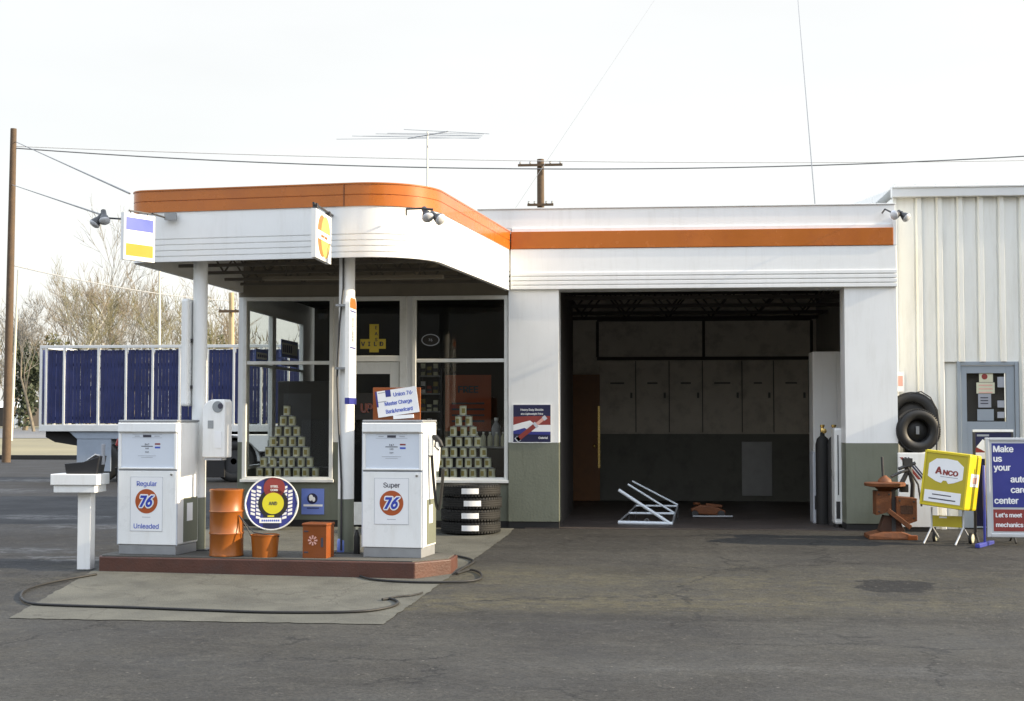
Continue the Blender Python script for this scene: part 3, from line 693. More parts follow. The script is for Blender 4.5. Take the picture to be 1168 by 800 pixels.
# ---------------------------------------------------------------- pumps
def make_pump(label, word1, word2, loc, noz, wid, wcol):
    p = thing('petrol_pump', label, 'petrol pump', loc, RZ, 'white petrol pumps on the island')
    w, d, h = wid / 2, .28, 1.485
    c = MB(); c.box(-w, w, -d + .02, d, .105, h - .02, 'white_enamel'); c.build('cabinet', p, .018)
    c = MB(); c.box(-w + .01, w - .01, -d + .02, d - .02, 0, .1045, 'grey_steel'); c.build('base', p, .006)
    c = MB(); c.box(-w - .004, w + .004, -d + .006, d + .004, h - .0195, h + .005, 'grey_steel'); c.build('top_cap', p, .008)
    c = MB(); c.prism([(-w, -d + .0195, h - .14), (-w, -d - .018, h - .125), (-w, -d - .012, h - .03), (-w, -d + .0195, h - .022)], (2 * w, 0, 0), 'white_enamel'); c.build('header', p, .006)
    # dial panel with bezel
    c = MB(); z0, z1 = .945, h - .145; fy = -d + .0195
    c.box(-w + .003, -w + .035, fy - .02, fy, z0, z1, 'white_enamel'); c.box(w - .035, w - .003, fy - .02, fy, z0, z1, 'white_enamel'); c.box(-w + .035, w - .035, fy - .02, fy, z0, z0 + .02, 'white_enamel')
    bz = c.build('bezel', p, .005)
    c = MB(); c.box(-w + .035, w - .035, fy - .006, fy, z0 + .02, z1, 'pale_blue_panel')
    yy = fy - .0075
    c.box(-.19, .17, yy, fy - .006, z1 - .05, z1 - .047, 'ink_grey'); c.box(-.19, .17, yy, fy - .006, z1 - .012, z1 - .009, 'ink_grey')
    c.box(-.06, .04, yy, fy - .006, z1 - .042, z1 - .016, 'ink_dark'); c.box(-.16, -.10, yy, fy - .006, z1 - .034, z1 - .026, 'ink_grey'); c.box(.08, .14, yy, fy - .006, z1 - .034, z1 - .026, 'ink_grey')
    for i, (s_, zz) in enumerate((('3 4 7', z1 - .12), ('1 0 0', z1 - .165), ('3 4 9', z1 - .205))): c.text(s_, .034 if i < 1 else .026, (-.01, fy - .008, zz), 'ink_dark', bold=.03)
    c.box(-.08, .06, yy, fy - .006, z1 - .146, z1 - .138, 'ink_dark')
    c.box(.085, .15, yy, fy - .006, z1 - .125, z1 - .108, 'sign_red'); c.box(.085, .15, yy, fy - .006, z1 - .165, z1 - .145, 'ink_blue')
    c.box(-.12, .1, yy, fy - .006, z1 - .25, z1 - .246, 'ink_grey'); c.box(-.08, .06, yy, fy - .006, z1 - .268, z1 - .264, 'ink_grey')
    c.build('dial', bz)
    for sx_ in (-1, 1):
        c = MB(); c.box(sx_ * w - .009, sx_ * w + .009, -d + .012, -d + .030, .107, h - .0205, 'pale_metal'); c.build('edge_trim', p, .004)
    c = MB(); c.lathe([(.001, 0), (.014, .001), (.014, .010), (.001, .012)], 'chrome', 14, rotm((w - .06, fy - .0121, .89), rx=R(90))); c.build('lock', p)
    # lower door panel and its notice
    c = MB(); c.box(-w + .004, w - .004, fy - .012, fy, .11, .925, 'white_enamel'); lp = c.build('lower_panel', p, .006)
    c = MB(); c.box(-w + .003, w - .003, fy - .004, fy, .928, .942, 'ink_grey'); c.build('seam_strip', p)
    c = MB(); py_ = fy - .0122; pz0, pz1 = (.26, .86) if word2 else (.36, .86)
    cx = -.005
    c.box(cx - .195, cx + .195, py_ - .003, py_, pz0, pz1, 'white_paper')
    for e in ((cx - .195, cx - .192, pz0, pz1), (cx + .192, cx + .195, pz0, pz1), (cx - .192, cx + .192, pz1 - .003, pz1), (cx - .192, cx + .192, pz0, pz0 + .003)): c.box(e[0], e[1], py_ - .0042, py_ - .003, e[2], e[3], 'ink_grey')
    c.text(word1, .105, (cx, py_ - .004, .785), wcol, bold=.012)
    zc = .59; c.disc((cx, py_ - .003, zc), .135, (0, -1, 0), 'logo_orange', .0015, 56)
    digits76(c, cx, py_ - .0050, zc, .128)
    c.box(cx - .05, cx + .05, py_ - .0045, py_ - .003, zc - .178, zc - .173, 'ink_grey')
    if word2: c.text(word2, .105, (cx, py_ - .004, .315), wcol, bold=.012)
    c.build('notice', lp)
    # olive side panel with little price card
    s_ = MB()
    s_.box(w, w + .004, -.10, d - .03, .13, .62, 'olive'); s_.box(w + .004, w + .006, -.02, .12, .36, .56, 'white_paper'); s_.build('side_panel', p)
    # nozzle in its boot and hose
    sd = noz
    b_ = MB(); b_.box(sd * (w + .001) if sd > 0 else -w - .05, w + .05 if sd > 0 else -w - .001, -.05, .10, 1.10, 1.34, 'white_enamel'); b_.build('nozzle_boot', p, .01)
    n_ = MB(); bx = sd * (w + .075); kk = 'black_rubber' if sd > 0 else 'nozzle_red'
    n_.tube([(bx - sd * .03, -.03, 1.31), (bx, -.03, 1.30), (bx + sd * .05, -.03, 1.25), (bx + sd * .075, -.03, 1.20)], [.022, .032, .03, .022], kk, 10)
    n_.tube([(bx + sd * .01, -.05, 1.27), (bx + sd * .0, -.05, 1.20), (bx + sd * .05, -.05, 1.16)], .01, kk, 6)
    n_.tube([(bx + sd * .03, -.03, 1.25), (bx + sd * .03, -.03, 1.05), (bx + sd * .02, -.03, .93)], [.03, .024, .018], 'pale_metal' if sd < 0 else 'white_enamel', 10)
    n_.build('nozzle', p)
    hs = MB(); pts = []
    for i in range(25):
        a = i / 24; pts.append((bx - sd * .05 + sd * .14 * a, -.02 + .05 * math.sin(a * PI), 1.28 - 1.0 * math.sin(PI * a ** .8) ** 1.0 * .62 - .33 * a))
    hs.tube(pts, .017, 'black_rubber', 8); hs.build('hose', p)
    return p
pl_ = ipt(133.5, 632); pr_ = ipt(200, 634)
ctr = (pl_ + pr_) / 2; fwd = Vector((math.sin(-RZ), math.cos(RZ), 0))
wid = (pr_ - pl_).xy.length
pump1 = make_pump('white petrol pump marked Regular Unleaded, beside the orange drum', 'Regular', 'Unleaded', Vector((ctr.x, ctr.y, ISL_Z)) + fwd * .28, -1, .71, 'ink_blue')
pl_ = ipt(412, 635); pr_ = ipt(482, 638); ctr = (pl_ + pr_) / 2
pump2_loc = Vector((ctr.x, ctr.y, ISL_Z)) + fwd * .28
pump2 = make_pump('white petrol pump marked Super with a credit card sign on its top', 'Super', None, pump2_loc, 1, .68, 'ink_dark')

# credit card sign on the Super pump
cs = thing('credit_card_sign', 'tilted white card on orange board listing accepted credit cards, on pump top', 'sign', pump2_loc + Vector((-.02, .06, 1.4905)), R(-4))
b_ = MB(); X_ = Matrix.Rotation(R(2.5), 4, 'Y')
b_.box(-.30, .24, 0, .03, .0, .36, 'box_orange'); b_.build('board', cs, .004)
b_ = MB(); X_ = Matrix.Translation((-.02, -.012, .20)) @ Matrix.Rotation(R(-8), 4, 'Y')
b_.box(-.235, .235, -.004, .004, -.145, .145, 'white_paper', X_)
b_.box(-.235, -.215, -.006, -.0042, -.03, .145, 'sign_blue', X_); b_.box(-.12, -.06, -.006, -.0042, .07, .145, 'sign_blue', X_); b_.box(-.215, -.12, -.006, -.0042, .02, .028, 'ink_grey', X_)
b_.box(-.205, -.125, -.006, -.0042, .12, .128, 'ink_grey', X_)
b_.text('Union 76·', .085, (.08, -.005, .085), 'ink_blue', bold=.022, sx=.9, X=X_); b_.text('Master Charge', .085, (.012, -.005, -.005), 'ink_blue', bold=.022, sx=.82, X=X_); b_.text('BankAmericard', .085, (.012, -.005, -.092), 'ink_blue', bold=.022, sx=.78, X=X_)
b_.build('card', cs)
b_ = MB(); b_.box(-.06, .17, -.02, .0, .012, .052, 'white_paper', Matrix.Rotation(R(-4), 4, 'Y')); b_.build('price_strip', cs)

# ---------------------------------------------------------------- things on the island
p = ipt(252.5, 636)
dr_ = thing('oil_drum', 'orange steel drum with two rolled ribs standing by the left column', 'drum', (p.x, p.y + .19, ISL_Z))
c = MB(); r = .187; prof_ = [(r - .02, .0), (r, .006), (r, .02), (r - .004, .03), (r - .004, .235), (r + .006, .25), (r - .004, .265), (r - .004, .475), (r + .006, .49), (r - .004, .505), (r - .004, .70), (r + .002, .71), (r + .002, .728), (r - .012, .73), (r - .015, .712), (0.001, .708)]
c.lathe(prof_, 'drum_orange', 40); c.build('shell', dr_)
c = MB(); c.lathe([(.001, .709), (.03, .709), (.03, .722), (.001, .722)], 'dark_steel', 12, Matrix.Translation((.09, .03, 0))); c.build('bung', dr_)
p = ipt(298, 636.5)
bk = thing('bucket', 'small orange pail with raised wire handle in front of the round tyre sign', 'bucket', (p.x, p.y + .15, ISL_Z))
c = MB(); c.lathe([(.001, .004), (.132, .004), (.136, .0), (.152, .225), (.158, .23), (.158, .242), (.15, .242), (.146, .225), (.13, .02), (.001, .02)], 'drum_orange', 36); c.build('pail', bk)
c = MB(); c.tube([(-.155, 0, .22), (-.20, -.03, .32), (-.27, -.05, .44), (-.28, -.05, .45), (-.20, -.06, .36), (-.10, -.10, .27), (.05, -.13, .25), (.14, -.06, .235), (.157, 0, .22)], .007, 'dark_steel', 6); c.build('handle', bk)
p = ipt(360, 637)
bx = thing('tool_box', 'upright orange metal box with pale round emblem between bucket and right column', 'box', (p.x, p.y + .13, ISL_Z), RZ)
c = MB(); c.box(-.135, .135, -.12, .12, 0, .345, 'box_orange')
for zz in (.055, .28): c.box(-.12, -.07, -.124, -.12, zz, zz + .014, 'ink_dark')
c.box(.075, .10, -.124, -.12, .12, .22, 'ink_dark')
cc = Vector((-.02, -.1205, .19))
for i in range(8):
    a = i * PI / 4; c.prism([(cc.x + .018 * math.cos(a - .3), cc.y, cc.z + .018 * math.sin(a - .3)), (cc.x + .055 * math.cos(a - .2), cc.y, cc.z + .055 * math.sin(a - .2)), (cc.x + .055 * math.cos(a + .2), cc.y, cc.z + .055 * math.sin(a + .2)), (cc.x + .018 * math.cos(a + .3), cc.y, cc.z + .018 * math.sin(a + .3))], (0, -.002, 0), 'pink_card')
c.build('body', bx, .01)
c = MB(); c.box(-.145, .145, -.13, .13, .346, .375, 'box_orange'); c.build('lid', bx, .01)
def bottle(name, label, loc, r, h, kb, kc, cat='bottle', group=None):
    t = thing(name, label, cat, loc, 0, group); c = MB()
    c.lathe([(.001, 0), (r * .95, 0), (r, .01), (r, h * .62), (r * .8, h * .72), (r * .36, h * .84), (r * .36, h * .9)], kb, 18); c.build('body', t)
    c = MB(); c.lathe([(r * .42, h * .901), (r * .42, h), (.001, h)], kc, 14); c.build('cap', t); return t
p = ipt(384, 633); bottle('jug', 'blue plastic jug on the island beside the orange box', (p.x + .02, p.y + .25, ISL_Z), .07, .22, 'sign_skyblue', 'ink_dark', 'jug')
p = ipt(405, 633); bottle('bottle', 'dark narrow bottle with pale label between column and Super pump', (p.x, p.y + .1, ISL_Z), .035, .3, 'base_black', 'can_label')

# towel dispenser on the left column
td = thing('towel_dispenser', 'white paper towel dispenser with arched top fixed to the left column', 'dispenser', (Xat(247.5, 15.8), 15.84, 0), RZ)
zb, zt = Zat(524, 15.6), Zat(455, 15.6); ww = .137
arc = [(-ww, zt - .14)] + [(-ww + .0 + .13 * (1 - math.cos(a)) * 1.0, zt - .14 + .14 * math.sin(a)) for a in [R(15 * i) for i in range(1, 7)]] + [(ww - .02, zt)]
c = MB(); c.prism([(-ww, -.1, zb), (ww, -.1, zb), (ww, -.1, zt - .03)] + [(x, -.1, z_) for x, z_ in arc[::-1]], (0, .2, 0), 'white_enamel'); c.build('body', td, .012)
c = MB(); c.disc((.05, -.1005, zt - .085), .065, (0, -1, 0), 'towel_glass', .004, 28); c.disc((.085, -.105, zt - .075), .032, (0, -1, 0), 'ink_dark', .004, 20); c.build('roller_opening', td)
c = MB(); c.box(-.07, .0, -.104, -.1005, zb + .33, zb + .42, 'towel_glass'); c.build('glass_panel', td, .004)
c = MB(); c.box(.02, .10, -.107, -.1005, zb + .11, zb + .30, 'white_paper'); c.build('notice', td)
c = MB(); c.box(-.12, .09, -.08, .06, zb - .03, zb - .001, 'pale_metal'); c.build('tray', td, .006)

# blade signs on the columns
def blade(label, cx, side, word):
    y0, y1 = 15.36, 15.74
    zt, zb = Zat(336, 15.5), Zat(461, 15.5)
    t = thing('blade_sign', label, 'sign', (cx, 0, 0)); xo = side
    c = MB()
    n = 10; arcp = [(y0 + .08 - .08 * math.cos(a), zt - .08 + .08 * math.sin(a)) for a in [PI / 2 * i / n for i in range(n + 1)]]
    arcq = [(y1 - .08 + .08 * math.sin(a), zt - .08 + .08 * math.cos(a)) for a in [PI / 2 * i / n for i in range(n + 1)]]
    pr = [(y0, zb)] + arcp + arcq + [(y1, zb)]
    c.prism([(xo, y, z_) for y, z_ in pr], (.045, 0, 0), 'white_enamel')
    xf = xo + .0452
    c.prism([(xf, y, z_) for y, z_ in ([(y0 + .02, zt - .13)] + [(y * .9 + .1 * (y0 + y1) / 2, z_ - .015) for y, z_ in arcp + arcq] + [(y1 - .02, zt - .13)])], (.002, 0, 0), 'mc_orange')
    for za, zz in ((zt - .17, zt - .155), (zt - .575, zt - .56)): c.box(xf, xf + .002, y0 + .04, y1 - .04, za, zz, 'sign_blue')
    c.text(word, .12, (xf + .001, (y0 + y1) / 2, zt - .365), 'ink_dark', RIGHT, .03, sx=.8, roll=R(90))
    for i in range(4): c.box(xf, xf + .0015, y0 + .05, y1 - .05, zt - .66 - i * .09, zt - .655 - i * .09, 'ink_grey')
    c.build('panel', t, .004)
    c = MB(); c.box(xo - .002, xf + .004, y0 - .003, y1 + .003, zb - .0, zb + .07, 'sign_blue'); c.build('bottom_band', t)
    for zz in (zt - .09, zt - .8): c = MB(); c.box(min(xo - .0, -.1), xo + .02, 15.7, 15.78, zz, zz + .025, 'grey_steel'); c.build('bracket', t)
blade('white upright blade sign with orange top and blue band on the right column', COLX[1], .085, 'SERVICE')
# left column: plain back of the same kind of sign, seen on its west side
t = thing('blade_sign', 'plain white upright blade sign fixed to the left column', 'sign', (COLX[0], 0, 0))
c = MB(); zt, zb = Zat(335, 15.7), Zat(463, 15.7); c.box(-.175, -.09, 15.86, 16.10, zb, zt, 'white_enamel'); c.build('panel', t, .03)
for zz in (zt - .5, zb + .2): c = MB(); c.box(-.09, -.07, 15.96, 16.02, zz, zz + .04, 'dark_steel'); c.build('bracket', t)

# signs hanging out from the canopy fascia
t = thing('card_sign', 'white hanging sign with a blue and a gold bar at the canopy left corner', 'sign')
a, b = at(141.8, 242, 15.05), at(177, 241, 15.45); U = (b - a); U.z = 0; ln = U.length; U.normalize(); N = Vector((U.y, -U.x, 0)); zt, zb = a.z, Zat(291.5, 15.2)
def onp(u, z_, n=0): return (a.x + U.x * u + N.x * n, a.y + U.y * u + N.y * n, z_)
def prect(mb, u0, u1, z0, z1, n0, n1, k): mb.prism([onp(u0, z0, n0), onp(u1, z0, n0), onp(u1, z1, n0), onp(u0, z1, n0)], N * (n1 - n0), k)
c = MB(); prect(c, 0, ln, zb, zt, -.05, 0, 'white_enamel'); H = zt - zb
prect(c, ln * .06, ln * .94, zb + H * .64, zt - H * .09, .0005, .002, 'card_blue'); prect(c, ln * .06, ln * .94, zb + H * .09, zb + H * .35, .0005, .002, 'card_gold')
c.build('panel', t, .006)
c = MB(); c.tube([(b.x - .02, b.y - .03, zt + .03), (b.x + .04, b.y + .40, zt + .03)], .012, 'dark_steel', 6); c.box(b.x + .02, b.x + .16, b.y + .25, b.y + .28, zt + .0, zt + .08, 'grey_steel'); c.tube([onp(ln * .2, zt + .03, -.025), onp(ln * .95, zt + .03, -.025)], .01, 'dark_steel', 6); c.tube([onp(ln * .25, zt, -.025), onp(ln * .25, zt + .03, -.025)], .008, 'dark_steel', 5); c.tube([onp(ln * .8, zt, -.025), onp(ln * .8, zt + .03, -.025)], .008, 'dark_steel', 5); c.build('bracket', t)
t = thing('card_sign', 'white hanging sign with overlapping orange and yellow circles above the right column', 'sign')
sx0 = Xat(359.5, 14.62); sy0, sy1 = 14.62, 15.36; zt, zb = Zat(232.5, 14.62), Zat(289.5, 14.62); H = zt - zb; yc = (sy0 + sy1) / 2; zc = (zt + zb) / 2
c = MB(); c.box(sx0 - .05, sx0, sy0, sy1, zb, zt, 'white_enamel')
c.disc((sx0 + .0005, sy0 + .30, zc), .225, (1, 0, 0), 'mc_orange', .0015, 48); c.disc((sx0 + .0022, sy1 - .28, zc), .225, (1, 0, 0), 'mc_yellow', .0015, 48)
c.box(sx0 + .004, sx0 + .0055, sy0 + .08, sy1 - .07, zc - .045, zc + .045, 'white_paper'); c.text('master charge', .075, (sx0 + .0065, yc, zc), 'mc_orange', RIGHT, .02, sx=.95)
c.build('panel', t, .008)
c = MB(); c.tube([(sx0 - .025, sy0 - .02, zt + .05), (sx0 - .025, sy1 + .35, zt + .05)], .014, 'dark_steel', 6)
for yy in (sy0 + .05, sy1 - .08): c.box(sx0 - .05, sx0, yy, yy + .06, zt - .0, zt + .06, 'dark_steel')
c.build('bracket', t)

# floodlights
def floods(label, base, arm, heads):
    t = thing('floodlight', label, 'floodlight', base, 0, 'twin floodlights on the canopy edge')
    c = MB(); c.tube([Vector(p_) - Vector(base) for p_ in arm], .012, 'dark_steel', 6); c.build('arm', t)
    for p_, d_ in heads:
        q = Vector(d_).normalized().to_track_quat('Z', 'Y').to_matrix().to_4x4(); X_ = Matrix.Translation(Vector(p_) - Vector(base)) @ q
        c = MB(); c.lathe([(.001, -.13), (.03, -.125), (.033, -.05), (.045, -.03), (.066, .035)], 'dark_steel', 20, X_); hd = c.build('lamp_head', t)
        c = MB(); c.lathe([(.066, .0355), (.064, .045), (.045, .062), (.001, .07)], 'bulb', 20, X_); c.build('bulb', hd)
b0 = at(140, 250, 16.1); h1, h2 = at(110, 253, 16.1), at(119, 249.5, 16.1)
floods('dark twin floodlight on an arm off the canopy left corner', b0, [b0 + Vector((.12, .3, 0)), b0, at(124, 249, 16.1)], [(h1, (-.5, -.4, -.8)), (h2, (.3, -.5, -.8))])
b0 = at(461, 243, 15.35); h1, h2 = at(487, 246, 15.1), at(500, 249, 15.1)
floods('twin floodlight at the rounded right corner of the canopy', b0, [b0 + Vector((0, .15, 0)), b0 + Vector((.05, -.15, .02)), at(481, 238, 15.1), at(494, 239, 15.1)], [(h1, (.35, -.6, -.7)), (h2, (.7, -.5, -.5))])
b0 = at(1008, 240, 19.7); h1, h2 = at(1022, 245, 19.5), at(1032, 247, 19.5)
floods('twin floodlight at the right end of the repair bay header', b0, [b0 + Vector((0, .12, -.02)), b0 + Vector((0, -.1, .0)), at(1018, 243, 19.5), at(1028, 242, 19.5)], [(h1, (-.6, -.5, -.2)), (h2, (.6, -.5, -.6))])

# ---------------------------------------------------------------- tray post at left
p = gr(95, 650)
tp = thing('tray_post', 'white square post with a boxy white tray on top left of the pumps', 'stand', (p.x, p.y + .07, p.z))
zt_ = Zat(543, p.y) - p.z; zm = Zat(556, p.y) - p.z; zb_ = Zat(565, p.y) - p.z
c = MB(); c.box(-.075, .075, -.07, .07, 0, zb_, 'white_wall'); c.build('post', tp, .006)
c = MB(); c.box(-.345, .19, -.19, .19, zm, zt_, 'white_enamel'); c.box(-.315, .16, -.17, .17, zb_, zm - .0005, 'white_enamel'); c.build('tray', tp, .008)
tb = thing('water_bin', 'black open bin with white paper lying on the white tray post', 'bin', (p.x - .0, p.y + .07, p.z + zt_))
c = MB(); c.prism([(-.2, -.11, .001), (.15, -.11, .001), (.185, -.11, .20), (-.0, -.11, .135), (-.22, -.11, .115)], (0, .22, 0), 'tray_black'); c.build('body', tb, .008)
c = MB(); c.prism([(.02, -.06, .15), (.12, -.08, .21), (.17, .05, .19), (.05, .06, .15)], (0, 0, .012), 'white_paper'); c.build('paper', tb)
c = MB(); c.box(.165, .185, -.02, .06, .10, .33, 'ink_grey'); c.build('squeegee', tb, .004)

# ---------------------------------------------------------------- tyres
def tyre_mesh(mb, Ro, Ri, w, X, n=56):
    h = w / 2
    prof_ = [(Ri, -h * .62), (Ri + .012, -h * .82), (Ri + (Ro - Ri) * .45, -h), (Ro - .035, -h * .92), (Ro - .01, -h * .74)]
    ks = ['tyre_side'] * 4
    for zz in (-.52, -.18, .18, .52):
        prof_ += [(Ro, h * zz - .008 - .0), (Ro - .011, h * zz - .004), (Ro - .011, h * zz + .004), (Ro, h * zz + .008)]; ks += ['black_rubber'] * 4
    prof_ += [(Ro - .01, h * .74), (Ro - .035, h * .92), (Ri + (Ro - Ri) * .45, h), (Ri + .012, h * .82), (Ri, h * .62), (Ri - .004, 0), (Ri, -h * .62)]
    ks += ['black_rubber', 'tyre_side', 'tyre_side', 'tyre_side', 'tyre_side', 'tyre_side', 'tyre_side']
    mb.lathe(prof_, 'tyre_side', n, X, caps=False, ks=ks)
    for i in range(n):                     # shoulder blocks
        a = 2 * PI * (i + .5) / n
        for sgn in (-1, 1):
            Xb = X @ Matrix.Rotation(a, 4, 'Z') @ Matrix.Translation((Ro - .012, 0, sgn * h * .72)); mb.box(-.006, .008, -.011, .011, -.014, .014, 'black_rubber', Xb)
tc_ = gr(533.5, 612); ty = tc_.y + .41
rr_ = random.Random(4)
for i in range(4):
    wt = .163; off = Vector((rr_.uniform(-.012, .012), rr_.uniform(-.01, .01), 0))
    t = thing('tyre', f'black tyre with a white label, {["bottom one", "second from bottom", "third from bottom", "top one"][i]} of the stack under the window', 'tyre', Vector((tc_.x, ty, gz(ty) + .01 + wt * i)) + off, 0, 'tyres stacked under the office window')
    c = MB(); tyre_mesh(c, .405, .20, wt - .003, Matrix.Translation((0, 0, wt / 2))); c.build('rubber', t)
    c = MB(); a0 = R(-84 + rr_.uniform(-2, 2)); nn = 6; vs = []
    for q in range(nn + 1):
        aa = a0 + .30 * (q / nn - .5) * 2 * .5 * 1.9
        for zz in (.045, .118): vs.append((.4075 * math.cos(aa), .4075 * math.sin(aa), zz))
    c.add(vs, [(2 * q, 2 * q + 2, 2 * q + 3, 2 * q + 1) for q in range(nn)], 'white_paper'); c.add([Vector(v) * 1.0 + Vector((0, .003, 0)) for v in vs], [(2 * q + 1, 2 * q + 3, 2 * q + 2, 2 * q) for q in range(nn)], 'white_paper'); c.build('label_tag', t)

# round tyre display sign leaning on the office wall
q = gr(310, 607); ry_ = 19.35
X_ = rotm((Xat(310, ry_, 577), ry_, gz(ry_) + .365), rx=R(90 - 10), rz=R(7))
td = thing('tyre_sign', 'round blue tyre advertising disc with yellow centre leaning below the left window', 'sign')
c = MB(); tyre_mesh(c, .35, .19, .15, X_ @ Matrix.Translation((0, 0, -.09))); c.build('tyre', td)
c = MB()
c.lathe([(.001, -.01), (.365, -.02), (.372, -.01), (.372, .02), (.36, .024), (.352, .012), (.001, .012)], 'white_enamel', 56, X_)
Rr = .352; zf = .0135
def clipdisc(x0, x1, k, dz):
    pts = [];
    for i in range(25): y = -1 + 2 * i / 24; 
    ys = 24
    def yx(x): return math.sqrt(max(0, Rr * Rr - x * x))
    xs_ = [x0 + (x1 - x0) * i / 16 for i in range(17)]
    up = [(x, yx(x), zf + dz) for x in xs_]; dn = [(x, -yx(x), zf + dz) for x in xs_[::-1]]
    pts = []
    for p_ in dn[::-1] + up[::-1]:
        if not pts or (Vector(p_) - Vector(pts[-1])).length > 1e-5: pts.append(p_)
    c.prism(pts, (0, 0, .001), k, X_)
clipdisc(-Rr, Rr, 'sign_blue', 0); clipdisc(-.11, .12, 'sign_navy', .0016)
c.disc((.02, -.0, zf + .0034), .145, (0, 0, 1), 'base_black', .0012, 36, X=X_); c.disc((.02, 0, zf + .0052), .105, (0, 0, 1), 'tyre_yellow', .0012, 36, X=X_)
c.text('AND', .10, (.02, 0, zf + .0072), 'ink_dark', Matrix.Identity(3), .016, sx=.82, X=X_)
c.disc((.03, .215, zf + .0034), .105, (0, 0, 1), 'sign_red', .0012, 32, X=X_)
c.text('STEEL', .055, (.03, .235, zf + .0054), 'white_paper', Matrix.Identity(3), .04, X=X_); c.text('CORD', .055, (.03, .185, zf + .0054), 'white_paper', Matrix.Identity(3), .04, X=X_)
c.box(-.16, .14, -.27, -.20, zf + .0035, zf + .006, 'white_paper', X_); 
for i in range(9): c.box(-.13 + i * .028, -.13 + i * .028 + .02, -.25, -.225, zf + .0062, zf + .0072, 'ink_blue', X_)
c.box(-.05, .04, -.188, -.164, zf + .0035, zf + .005, 'tyre_yellow', X_)
for sgn in (-1, 1):
    for i in range(9):
        y = -.22 + i * .052
        for j in range(2):
            xa = .15 + j * .075; 
            if math.hypot(xa + .06, abs(y) + .02) > Rr - .005: continue
            c.prism([(sgn * xa, y, zf + .0017), (sgn * (xa + .06), y + .016, zf + .0017), (sgn * (xa + .06), y + .05, zf + .0017), (sgn * xa, y + .034, zf + .0017)], (0, 0, .001), 'white_paper', X_)
c.build('disc', td)

# small blue wall sign
t = thing('wall_sign', 'small square blue sign with a white figure in a dark circle below the window', 'sign')
a, b = at(344, 557.5, Yo - .01), at(369.5, 587, Yo - .01); c = MB(); c.box(a.x, b.x, Yo - .014, Yo - .004, b.z, a.z, 'sign_skyblue'); cx, cz = (a.x + b.x) / 2, a.z - .15
c.disc((cx - .005, Yo - .0142, cz + .01), .075, (0, -1, 0), 'sign_navy', .0014, 32); c.disc((cx - .025, Yo - .016, cz + .03), .03, (0, -1, 0), 'white_paper', .001, 16, .036); c.disc((cx + .015, Yo - .0175, cz + .0), .022, (0, -1, 0), 'white_paper', .001, 16, .034); c.disc((cx - .03, Yo - .0175, cz - .0), .022, (0, -1, 0), 'white_paper', .001, 16)
c.box(a.x + .03, b.x - .02, Yo - .0155, Yo - .0142, cz - .10, cz - .072, 'white_paper'); c.box(a.x + .08, b.x - .07, Yo - .0155, Yo - .0142, cz - .13, cz - .118, 'sign_navy'); c.build('panel', t)
# shock absorber sign on the pilaster
t = thing('wall_sign', 'square dark sign advertising heavy duty shocks on the pillar left of the bay', 'sign')
a, b = at(585.5, 462, Yf - .01), at(628, 504.5, Yf - .01); c = MB(); W_, H_ = b.x - a.x, a.z - b.z
yb_ = Yf - .004
c.box(a.x - .012, b.x + .012, yb_ - .006, yb_, b.z - .012, a.z + .012, 'white_enamel'); c.box(a.x, b.x, yb_ - .0075, yb_ - .0062, b.z, a.z, 'sign_navy')
def sp(u, v): return (a.x + W_ * u, yb_ - .0077, a.z - H_ * v)
c.prism([sp(.0, .32), sp(.45, .30), sp(1, .30), sp(1, .56), sp(0, .56)], (0, -.0008, 0), 'sign_red')
def sp2(u, v, d=.0088): return (a.x + W_ * u, yb_ - d, a.z - H_ * v)
c.prism([sp2(0, .54), sp2(.25, .47), sp2(.45, .42), sp2(.6, .54), sp2(1, .54), sp2(1, .72), sp2(.5, .72), sp2(.3, .62), sp2(0, .70)], (0, -.0008, 0), 'white_paper')
c.prism([sp2(0, .70, .01), sp2(.3, .62, .01), sp2(.5, .72, .01), sp2(1, .72, .01), sp2(1, .80, .01), sp2(.5, .80, .01), sp2(.1, .78, .01), sp2(0, .78, .01)], (0, -.0008, 0), 'sign_blue')
c.text('Heavy Duty Shocks', .058, sp2(.5, .13, .0085), 'white_paper', bold=.02, sx=.92); c.text('at a Lightweight Price', .052, sp2(.5, .24, .0085), 'white_paper', bold=.02, sx=.92); c.text('Gabriel', .06, sp2(.80, .885, .0085), 'white_paper', bold=.02)
dA, dB = Vector(sp2(.10, .94)), Vector(sp2(.88, .32)); mid = dA.lerp(dB, .60)
y_ = yb_ - .018
for p0, p1, r_, kk in ((dA, mid, .032, 'sign_red'), (mid, dA.lerp(dB, .68), .042, 'pale_metal'), (dA.lerp(dB, .68), dA.lerp(dB, .9), .022, 'pink_card'), (dA.lerp(dB, .9), dB, .03, 'pale_metal'), (dA.lerp(dB, -.03), dA.lerp(dB, .08), .038, 'pale_metal')):
    d_ = (p1 - p0); n_ = Vector((-d_.z, 0, d_.x)).normalized() * r_
    q0, q1 = Vector((p0.x, yb_ - .0112, p0.z)), Vector((p1.x, yb_ - .0112, p1.z)); c.prism([q0 - n_, q1 - n_, q1 + n_, q0 + n_], (0, -.001, 0), kk)
c.build('panel', t)

